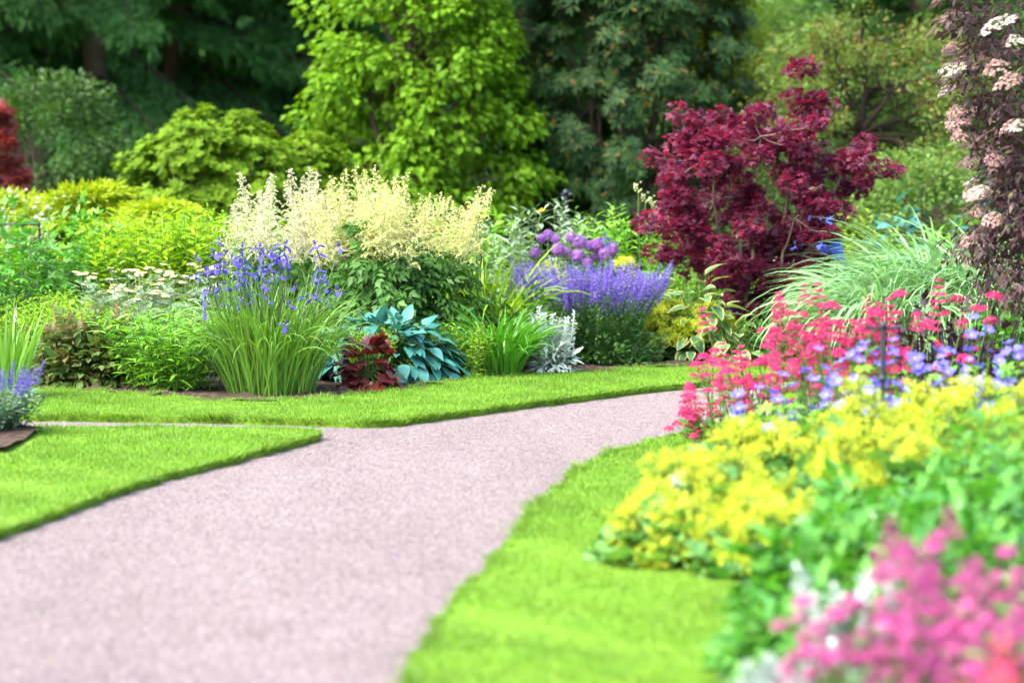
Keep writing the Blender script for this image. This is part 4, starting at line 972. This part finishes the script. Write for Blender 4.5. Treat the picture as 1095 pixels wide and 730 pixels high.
AL=[(611,254,1,'topmost round purple allium head, in front of the thin post'),(597,267,1.1,'large pale purple allium head, left of the main cluster'),(606,270,.95,'purple allium head tucked right behind the large pale one'),(620,259,1.15,'large round purple allium head below the topmost one'),(618,273,1.0,'purple allium head in the middle of the left pair'),(620,276,1.15,'bright purple allium head lowest in the left cluster'),
(631,263,.95,'small purple allium head between the left and right clusters'),(639,262,1.15,'large purple allium head at the top of the right cluster'),(638,273,1.2,'largest purple allium head, front of the right cluster'),(647,272,1.05,'purple allium head overlapped by the largest one on the right'),(654,267,1.15,'rightmost round purple allium head'),(629,281,.8,'smallest and lowest purple allium head'),
(572,270,.95,'lone purple allium head on the far left under the silver leaves'),(586,251,.85,'upper purple allium head among silver leaves'),(579,255,.8,'left purple allium head among silver leaves'),(594,256,.8,'purple allium head between silver leaves and the topmost one')]
for i,(px,py,s,lab) in enumerate(AL):
    r=rngof(210+i); D=21.6+r.uniform(-.2,.25); x,y=atd(px,D); z=zat(py,D)-.03; t=thing('allium','%s'%lab,'flower',(x,y,.03),'purple alliums behind the catmint')
    g=G(); tubes(g,np.array([[(r.normal(0,.03),0,0),(r.normal(0,.01),0,z*.5),(0,0,z-.02)]]),.0045,5); part('stem',g,STEM,t); put('flower_head',ALH,t,(0,0,z),None,sc=s*AS,rz=r.uniform(0,6))
# posts with a lobed head (slim dark metal) : one by the alliums, one in the right border
def post(label,loc,h,rad,arm):
    t=thing('garden_post',label,'post',loc); g=G(); tubes(g,np.array([[(0,0,0),(0,0,h*.4),(0,0,h*.8),(0,0,h)]]),rad,10); tubes(g,np.array([[(0,0,h*.70),(0,0,h*.705),(0,0,h*.735),(0,0,h*.74)]]),np.array([[.8,1.5,1.5,.8]])*rad,10); part('pole',g,IRON,t)
    g=G(); tubes(g,np.array([[(-arm,0,h+.012),(-arm*.4,0,h+.005),(0,0,h),(arm*.4,0,h+.005),(arm,0,h+.012)]]),np.array([[.8,.55,.7,.55,.8]])*rad,8); tubes(g,np.array([[(0,-arm,h+.0125),(0,-arm*.4,h+.0055),(0,0,h+.0005),(0,arm*.4,h+.0055),(0,arm,h+.0125)]]),np.array([[.8,.55,.7,.55,.8]])*rad,8); part('cross_arms',g,IRON,t)
    b=ballT(12,8); g=G(); g.addT(b,np.eye(3)[None],np.array([[rad*1.5,rad*1.5,rad*1.9]]),np.array([[0,0,h+rad*1.4]])); part('finial',g,IRON,t); return t
x,y=atd(605,23.4); post('slim dark metal post with a small cross-shaped head behind the alliums',(x,y,.03),1.13,.017,.045)
# pale bud stalks
x,y=atd(693,22.2); r=rngof(230); t=thing('bud_stalks','thin stalks with pale round buds rising left of the purple maple','plant',(x,y,.03)); g=G(); E=[(-.08,0,1.22),(-.02,.05,1.14),(.03,0,1.12),(.09,-.04,1.02),(.05,.08,1.08)]
tubes(g,np.stack([np.array([(e[0]*.5,e[1],0),(e[0]*.8,e[1],e[2]*.5),e]) for e in E]),.004,4); part('stems',g,STEM,t)
BH=G(); u=nrm(r.normal(size=(14,3))); BH.addT((ballT(6,4)[0],ballT(6,4)[1]),np.tile(np.eye(3),(14,1,1)),.007,u*.025*np.array([1,1,1.6])); BH=BH.mesh('bud_head',[leafmat('pale_bud',[(.38,.45,.16),(.5,.52,.24)],.2)])
for e in E: put('bud_head',BH,t,e,None,sc=r.uniform(.8,1.2))
# back of the maple: hostas and yellow-leaved plants
x,y=atd(962,24.5); hosta_like('blue_hosta','distant blue-green hosta above the silver grass, right of the purple maple','hosta',(x,y,.03),.28,.25,1.14,90,HOST,.18,BLUEH,231,hang=.5)
x,y=atd(1046,24.5); hosta_like('blue_hosta','distant blue-green hosta partly hidden by the pink elder','hosta',(x,y,.03),.26,.25,1.22,80,HOST,.17,BLUEH,232,hang=.5)
x,y=atd(930,23.6); leafy('golden_plant','yellow-green leafy plant with orange flecks beside the distant blue hosta','plant',(x,y,.03),.2,.2,.95,34,leafT(2,.4,.1,.2),22,.09,GOLD,233,.2)
# ground-level leafy fillers in the depth of the border, each a clump
FG='green clumps filling the back of the border'
for k,(px,dp,rx,h,mat,lab) in enumerate(((395,21.5,.5,.85,DEEP,'deep green leafy clump behind the creamy plumes'),(500,22.5,.45,.95,FRESH,'fresh green leafy clump behind the tall daylily'),(728,22.2,.4,.8,FRESH,'fresh green leafy clump behind the variegated hosta'),(60,22.3,.6,.95,FRESH,'fresh green leafy clump between peony bush and golden shrub'),(215,22.5,.6,.9,FRESH,'fresh green leafy clump behind the upright leafy stems'),(880,23,.5,.75,MIDG,'green leafy clump behind the purple maple trunk'),(1010,23.2,.6,.85,FRESH,'green leafy clump behind the silver grass'),(480,19.3,.2,.4,DEEP,'deep green leafy clump under the goat\'s beard beside the blue hosta'),(840,20.2,.3,.3,DEEP,'low dark leafy clump at the foot of the purple maple'),(1090,19,.4,.6,MIDG,'green leafy clump below the pink elder'),(120,19.0,.3,.4,MIDG,'low green clump between astilbe and peony bush'),(-60,19.2,.5,.6,MIDG,'green clump just outside the left edge'),(560,19.6,.3,.5,DEEP,'deep green clump behind the silver lamb\'s ear'))):
    if 'outside' in lab: continue
    r=rngof(240+k); x,y=atd(px,dp); t=thing('leafy_clump',lab,'plant',(x,y,.03),FG); P=stemset(r,30,rx*.5,.2,h*.8,.4); g=G(); tubes(g,P,.003,3); part('stems',g,STEM,t); g=G(); mound(g,r,int(1500*rx),rx,min(rx,.4),h,leafT(2,.4,.1,.2),.10,.4,.15,.25); part('foliage',g,mat,t)
# silver grass
x,y=at(965,402); r=rngof(260)
for k,(px,dp,n,L,lab) in enumerate(((958,19.8,400,.98,'left half of the arching silver-striped grass beside the purple maple'),(1005,20.2,560,1.2,'tallest middle clump of arching silver-striped grass'),(1068,19.9,470,1.15,'right-hand clump of arching silver-striped grass under the pink elder'))):
    x,y=atd(px,dp); t=thing('ornamental_grass',lab,'grass clump',(x,y,.03),'silver-striped grasses'); part('foliage',strap(r,int(n*1.35),.26,.22,L*1.14,.026,(.05,.5),(2.3,3.6),11,(-1,-.2,.2,1),.15,None,1,1.5),[STRIPE,MIDRIB],t)

# salvia in the corner bed
x,y=at(6,474); r=rngof(265); SP=[spike_mesh('flower_spike',266+i,.15,14,8,.024,leaf4(.6),.018,[P_SALV,STEM],.5,.002,.5) for i in range(2)]
t=thing('salvia','grey-leaved salvia with violet-blue spikes in the small corner bed','flowers',(x-.12,y+.12,.06)); g=G(); P=stemset(r,100,.19,.17,.2,.7); tubes(g,P,.0025,3); leaves_on(g,r,P,leafT(2,.34,.1,.35),14,.075,.05,1.0); part('foliage',g,leafmat('salvia_leaf',[(.09,.17,.10),(.13,.22,.13)],.22,.55),t)
for i in range(44): p=P[i]; put('flower_spike',SP[i%2],t,p[-1],p[-1]-p[-2]+np.array([0,0,.03]),sc=r.uniform(.6,.95))

# ================= the right border
FS=starT(5,.55,.25)
def valerian_heads(mats,seed,fl=.0075):
    return [head_mesh('flower_head',seed+i,110,.048,.036 if i<2 else .10,FS,fl*1.15,mats,0 if i<2 else 4,.05) for i in range(3)]
VR=valerian_heads([P_RED,STEM],270); VP=valerian_heads([P_PINK,STEM],280,.009); VS=valerian_heads([P_SALM,STEM],290,.009)
VLEAF=leafT(2,.38,.1,.2)
def valerian(label,loc,rx,ry,h,n,heads,seed,group,lean=.3,sc=1.0,hv=(.6,1.05),tall=.25,extra=2):
    r=rngof(seed); t=thing('valerian',label,'flowers',loc,group); P=stemset(r,n,rx,ry,h,lean,hv=hv); g=G(); tubes(g,P,np.linspace(.004,.0022,6)[None],4); part('stems',g,STEM,t)
    g=G(); leaves_on(g,r,P,VLEAF,12,.075,.05,.8); part('foliage',g,GREY if False else MIDG,t)
    for i,p in enumerate(P):
        put('flower_head',heads[2 if r.uniform()<tall else i%2],t,p[-1],p[-1]-p[-2]+np.array([0,0,.05]),sc=sc*r.uniform(.75,1.25),rz=r.uniform(0,6))
        for e in range(extra): q=p[-1]+np.array([r.normal(0,.05),r.normal(0,.05),-r.uniform(.03,.13)]); put('flower_head',heads[e%2],t,q,(r.normal(0,.3),r.normal(0,.3),1),sc=sc*r.uniform(.5,.9),rz=r.uniform(0,6))
    return t
def topx(px,py,D): return atd(px,D)+(zat(py,D),)
VG='crimson valerian in the right border'
for k,(px,D,top,rx,n,lab) in enumerate(((752,14.6,424,.12,9,'low crimson valerian leaning over the path edge, left tip of the group'),(790,14.4,380,.17,14,'crimson valerian second from the path, in front of the maple foot'),(838,13.8,348,.20,15,'crimson valerian left of the tall spires'),(880,13.6,312,.2,18,'tallest crimson valerian with stacked spires before the silver grass'),(925,13.4,325,.2,16,'crimson valerian just left of the dark cross-headed post'),(970,13.6,340,.2,13,'crimson valerian just right of the dark cross-headed post'),(1000,14.2,300,.17,4,'few tall thin crimson valerian stems over the dark purple plant'),(860,14.6,370,.2,14,'crimson valerian half hidden behind the blue cranesbills'),(820,15.0,372,.2,12,'crimson valerian behind, at the back edge of the right border'))):
    x,y=atd(px,D); valerian(lab,(x,y,.04),rx,.16,zat(top,D)-.05,n,VR,300+k,VG,.25,.85 if k!=6 else 1.1,(.55,.98) if k!=6 else (.85,1.0),.55,2)
r=rngof(320)
x,y=atd(1015,14.6); t=thing('dark_leaved_plant','dark purple leafy plant behind the blue cranesbills at right','plant',(x,y,.04)); g=G(); P=stemset(r,34,.25,.15,.6,.3); tubes(g,P,.004,4); part('stems',g,DARKP,t); g=G(); mound(g,r,1000,.40,.26,.68,leafT(2,.55,.1,.2),.075,.4); part('foliage',g,DARKP,t)
GGP='blue cranesbills in the right border'
for k,(px,D,top,rx,nf,lab) in enumerate(((825,12.6,402,.2,16,'blue cranesbill nearest the path among valerian and yellow froth'),(868,12.3,392,.2,16,'blue cranesbill left of the dark cross-headed post'),(925,12.2,366,.24,26,'blue cranesbill around the foot of the dark cross-headed post'),(985,12.4,360,.25,28,'blue cranesbill below the dark purple plant, centre of the group'),(1045,12.6,352,.25,28,'blue cranesbill right of the dark purple plant'),(1095,12.2,352,.22,20,'blue cranesbill cut by the right edge'),(735,11.3,495,.1,4,'tiny blue cranesbill poking out of the yellow froth at the lawn'))):
    x,y=atd(px,D); cranesbill(lab,(x,y,.04),rx,.2,(zat(top,D)-.05)/1.1,150,int(nf*2.6),330+k,1.35,GGP)
x,y=atd(945,11.8); post('slim dark metal post with a cross-shaped head standing among crimson and blue flowers',(x,y,.04),zat(347,11.8)-.06,.0105,.075)
MG_='yellow lady\'s mantle along the right border'
SPR=[spray(340+i,.09,338,.0064) for i in range(3)]
for k,(px,D,top,rx,nsp,lab) in enumerate(((712,10.2,522,.20,52,"lady's mantle spilling furthest onto the lawn, foremost yellow mound"),(765,10.5,470,.26,66,"tall yellow lady's mantle second from the lawn tip"),(800,11.6,446,.26,60,"yellow lady's mantle where the crimson valerian meets the lawn"),(865,11.4,434,.28,66,"yellow lady's mantle in front of the blue cranesbills, left of the post"),(940,11.2,408,.30,84,"yellow lady's mantle in front of the dark cross-headed post"),(1020,11.3,392,.3,84,"yellow lady's mantle below the right-hand cranesbills"),(1085,11.5,384,.3,80,"yellow lady's mantle at the right edge, highest of the group"),(830,9.9,520,.26,54,"yellow lady's mantle behind the broad green leaves, near the lawn"),(900,10.4,468,.28,46,"yellow lady's mantle in the middle of the right border"),(985,10.4,450,.3,40,"yellow lady's mantle rising behind the large green leaves"))):
    x,y=atd(px,D); mantle(lab,(x,y,.04),rx,.24,zat(top,D)-.09,230,int(nsp*.85),350+k,.82,MG_)
# broad green leaves
BL=leafT(4,.42,.12,.35,.45); LG='broad-leaved green clumps in the right border'
def broad(label,loc,rx,ry,h,n,size,seed,mat=BROAD):
    r=rngof(seed); t=thing('broad_leaved_plant',label,'plant',loc,LG); P=stemset(r,26,rx*.5,ry*.5,h*.8,.5); g=G(); tubes(g,P,.004,4); part('stems',g,STEM,t); g=G(); mound(g,r,int(n*1.7),rx,ry,h,BL,size*.7,.3,.16,.35); part('foliage',g,mat,t); return t
for k,(px,D,top,rx,lab) in enumerate(((880,8.7,566,.24,'broad green leaves just right of the foremost yellow froth'),(955,8.9,545,.28,'broad green leaves in the middle of the right border'),(1030,9.2,518,.3,'broad green leaves below the right-hand yellow froth'),(1095,9.4,490,.24,'tall broad green leaves at the right edge'),(850,7.9,655,.17,'low broad green leaves at the lawn edge near the silver plant'),(920,7.7,640,.22,'broad green leaves right behind the silver plant'),(1060,8.2,560,.3,'broad green leaves rising behind the pink valerian'),(990,8.2,590,.25,'broad green leaves left of the pink valerian tops'),(1000,9.6,505,.26,'broad green leaves in front of the central yellow froth'),(1065,9.9,474,.26,'broad green leaves second from the right edge, below the yellow froth'),(935,9.4,520,.24,'broad green leaves between yellow froth and the lawn side leaves'))):
    x,y=atd(px,D); broad(lab,(x,y,.04),rx,.24,zat(top,D)-.03,420,.125,370+k)
r=rngof(385); x,y=atd(1108,9.9); leafy('grassy_plant','dense grassy green clump at the right edge below the yellow froth','plant',(x,y,.04),.22,.2,zat(455,9.9),70,leafT(3,.1,.1,.4),22,.12,FRESH,386,.3)
lambs("silver lamb's ear with two pale spikes left of the pink valerian",(*atd(905,7.5),.04),.12,.12,.40,90,9,387,1.1)
lambs("low silver lamb's ear at the bottom edge beside the lawn",(*atd(845,7.1),.04),.13,.13,.22,110,6,388,1.1)
lambs("silver lamb's ear tuft between broad leaves and pink valerian",(*atd(935,7.0),.04),.12,.1,.26,90,6,389,1.1)
PG_='pink valerian in the near right corner'
for k,(px,D,top,rx,n,lab) in enumerate(((1105,7.0,572,.17,22,'mauve-pink valerian at the right edge, upper of the near group'),(1035,6.9,578,.16,22,'mauve-pink valerian with the tallest head, left part of the near group'),(985,6.6,640,.15,20,'mauve-pink valerian spilling left above the silver plants'),(1070,6.5,622,.17,22,'mauve-pink valerian in the middle of the near group'),(940,6.4,692,.12,14,'mauve-pink valerian lowest at the bottom edge'))):
    x,y=atd(px,D); valerian(lab,(x,y,.04),rx,.14,zat(top,D)-.05,n,VP,400+k,PG_,.30,.62,(.55,1.02),.45,4)
x,y=atd(1055,6.0); valerian('salmon-pink valerian head cluster at the bottom edge',(x,y,.04),.05,.05,zat(712,6.0)-.05,3,VS,410,PG_,.15,1.0,(.85,1.0),.1,2)
x,y=atd(845,8.0); valerian('single pink valerian flower among green leaves near the lawn',(x,y,.04),.01,.01,zat(664,8)-.05,1,VP,411,PG_,.05,.55,(.98,1.0),0,0)
x,y=atd(762,14.9); valerian('single crimson valerian head against the far lawn',(x,y,.04),.01,.01,zat(385,14.9)-.05,1,VR,412,VG,.05,1.0,(.98,1.0),0,0)

# fallen petals and bits of leaf on the path and lawn
r=rngof(430); N=70; yy=4563/r.uniform(262,560,N); xx=r.uniform(-.17,.02,N)*yy; g=G(); q=r.normal(size=(N,3))*.25+np.array([0,0,1.])
LIT=leafmat('fallen_bits',[(.12,.1,.4),(.3,.22,.1),(.2,.14,.07),(.45,.4,.3),(.14,.2,.05)],.2,.8,.1)
g.addT(leaf4(.6),frames(r.normal(size=(N,3))*np.array([1,1,.1]),q),r.uniform(.008,.02,N),np.stack([xx,yy,np.full(N,.008)],-1)); o=bpy.data.objects.new('litter',g.mesh('litter',LIT)); COL.objects.link(o); o['kind']='stuff'

# person half hidden behind the maple, kneeling at the back of the border
def person(loc,rz):
    t=thing('person','person in a blue top kneeling behind the purple maple, mostly hidden by its leaves','person',loc,None,rz)
    J={'pel':(0,0,.52),'sp':(.05,0,.70),'ch':(.11,0,.88),'nk':(.16,0,1.0),'hd':(.20,0,1.09),'ht':(.22,0,1.17),
       'ls':(.12,.18,.93),'le':(.22,.23,.68),'lw':(.42,.17,.62),'rs':(.12,-.18,.93),'re':(.24,-.23,.69),'rw':(.44,-.16,.60),
       'lh':(0,.09,.48),'lk':(.12,.11,.07),'la':(-.28,.11,.07),'lf':(-.38,.11,.03),'rh':(0,-.09,.48),'rk':(.12,-.11,.07),'ra':(-.28,-.11,.07),'rf':(-.38,-.11,.03)}
    rad={'pel':.14,'sp':.135,'ch':.15,'nk':.055,'hd':.088,'ht':.075,'ls':.065,'le':.048,'lw':.035,'rs':.065,'re':.048,'rw':.035,'lh':.1,'lk':.065,'la':.045,'lf':.035,'rh':.1,'rk':.065,'ra':.045,'rf':.035}
    E=[('pel','sp'),('sp','ch'),('ch','nk'),('nk','hd'),('hd','ht'),('ch','ls'),('ls','le'),('le','lw'),('ch','rs'),('rs','re'),('re','rw'),('pel','lh'),('lh','lk'),('lk','la'),('la','lf'),('pel','rh'),('rh','rk'),('rk','ra'),('ra','rf')]
    fing=[]
    for s,w in (('l','lw'),('r','rw')):
        sg=1 if s=='l' else -1; W=np.array(J[w]); h=W+np.array([.07,-.01*sg,-.02]); J[s+'p']=tuple(h); rad[s+'p']=.032; E.append((w,s+'p'))
        for k in range(4):
            a=h+np.array([.03,(k-1.5)*.017,-.01]); b=a+np.array([.028,(k-1.5)*.002,-.02-.003*(k==3)]); c=b+np.array([.006+.006*(k in(1,2)),0,-.028])
            for nme,q,rr in (('a',a,.009),('b',b,.0085),('c',c,.007)): J[f'{s}f{k}{nme}']=tuple(q); rad[f'{s}f{k}{nme}']=rr
            E+= [(s+'p',f'{s}f{k}a'),(f'{s}f{k}a',f'{s}f{k}b'),(f'{s}f{k}b',f'{s}f{k}c')]
        a=h+np.array([-.01,-.035*sg,-.01]); b=a+np.array([.03,-.008*sg,-.02]); J[s+'ta']=tuple(a); J[s+'tb']=tuple(b); rad[s+'ta']=.011; rad[s+'tb']=.009; E+=[(s+'p',s+'ta'),(s+'ta',s+'tb')]
    K=list(J); me=bpy.data.meshes.new('person_body'); me.from_pydata([J[k] for k in K],[(K.index(a),K.index(b)) for a,b in E],[])
    o=bpy.data.objects.new('body',me); COL.objects.link(o); o.parent=t
    sk=o.modifiers.new('skin','SKIN'); sk.use_smooth_shade=True; ly=me.skin_vertices.new() if not me.skin_vertices else me.skin_vertices[0]
    for i,k in enumerate(K): ly.data[i].radius=(rad[k],rad[k]*(.8 if k in('sp','ch') else 1)); ly.data[i].use_root=(k=='pel')
    ss=o.modifiers.new('sub','SUBSURF'); ss.levels=1; ss.render_levels=2
    m,nt,out=newmat('person_skin_and_clothes'); b=nt.nodes.new('ShaderNodeBsdfPrincipled'); b.inputs['Roughness'].default_value=.8
    tc=nt.nodes.new('ShaderNodeTexCoord'); sp=nt.nodes.new('ShaderNodeSeparateXYZ'); nt.links.new(tc.outputs['Object'],sp.inputs[0])
    def mth(op,a,v):
        n=nt.nodes.new('ShaderNodeMath'); n.operation=op; nt.links.new(a,n.inputs[0]); n.inputs[1].default_value=v; return n.outputs[0]
    def mix(f,a,c):
        n=nt.nodes.new('ShaderNodeMix'); n.data_type='RGBA'; nt.links.new(f,n.inputs[0])
        for s,v in ((6,a),(7,c)):
            if isinstance(v,tuple): n.inputs[s].default_value=(*v,1)
            else: nt.links.new(v,n.inputs[s])
        return n.outputs[2]
    c=mix(mth('GREATER_THAN',sp.outputs[2],.55),(.03,.035,.05),(.03,.075,.42)); c=mix(mth('GREATER_THAN',sp.outputs[2],1.0),c,(.5,.3,.23)); c=mix(mth('GREATER_THAN',sp.outputs[0],.37),c,(.5,.3,.23))
    nt.links.new(c,b.inputs['Base Color']); nt.links.new(b.outputs[0],out.inputs[0]); me.materials.append(m)
    hair=solid('hair',[(.08,.05,.03),(.16,.1,.06)],.7,60,.3); g=G(); B=ballT(16,10); V=B[0].copy(); V=V[:]; g.addT((V*np.array([.1,.09,.085]),B[1]),np.eye(3)[None],1.0,np.array([[.185,0,1.165]])); part('hair',g,hair,t)
    skin=solid('skin',[(.5,.3,.23),(.54,.34,.27)],.6,20,0); g=G(); g.addT((B[0]*np.array([.018,.012,.016]),B[1]),np.eye(3)[None],1.0,np.array([[.297,0,1.105]])); part('nose',g,skin,t)
    dk=solid('eye',[(.03,.02,.02),(.05,.03,.03)],.3,20,0)
    for s in (-1,1):
        g=G(); g.addT((B[0]*np.array([.006,.011,.008]),B[1]),np.eye(3)[None],1.0,np.array([[.279,.033*s,1.125]])); part('eye',g,dk,t)
        g=G(); g.addT((B[0]*np.array([.018,.008,.028]),B[1]),np.eye(3)[None],1.0,np.array([[.195,.092*s,1.105]])); part('ear',g,skin,t)
    g=G(); g.addT((B[0]*np.array([.006,.022,.006]),B[1]),np.eye(3)[None],1.0,np.array([[.28,0,1.068]])); part('mouth',g,solid('lips',[(.4,.15,.13),(.45,.18,.15)],.5,20,0),t)
x,y=atd(893,23.0); person((x,y,.03),math.pi+.25)
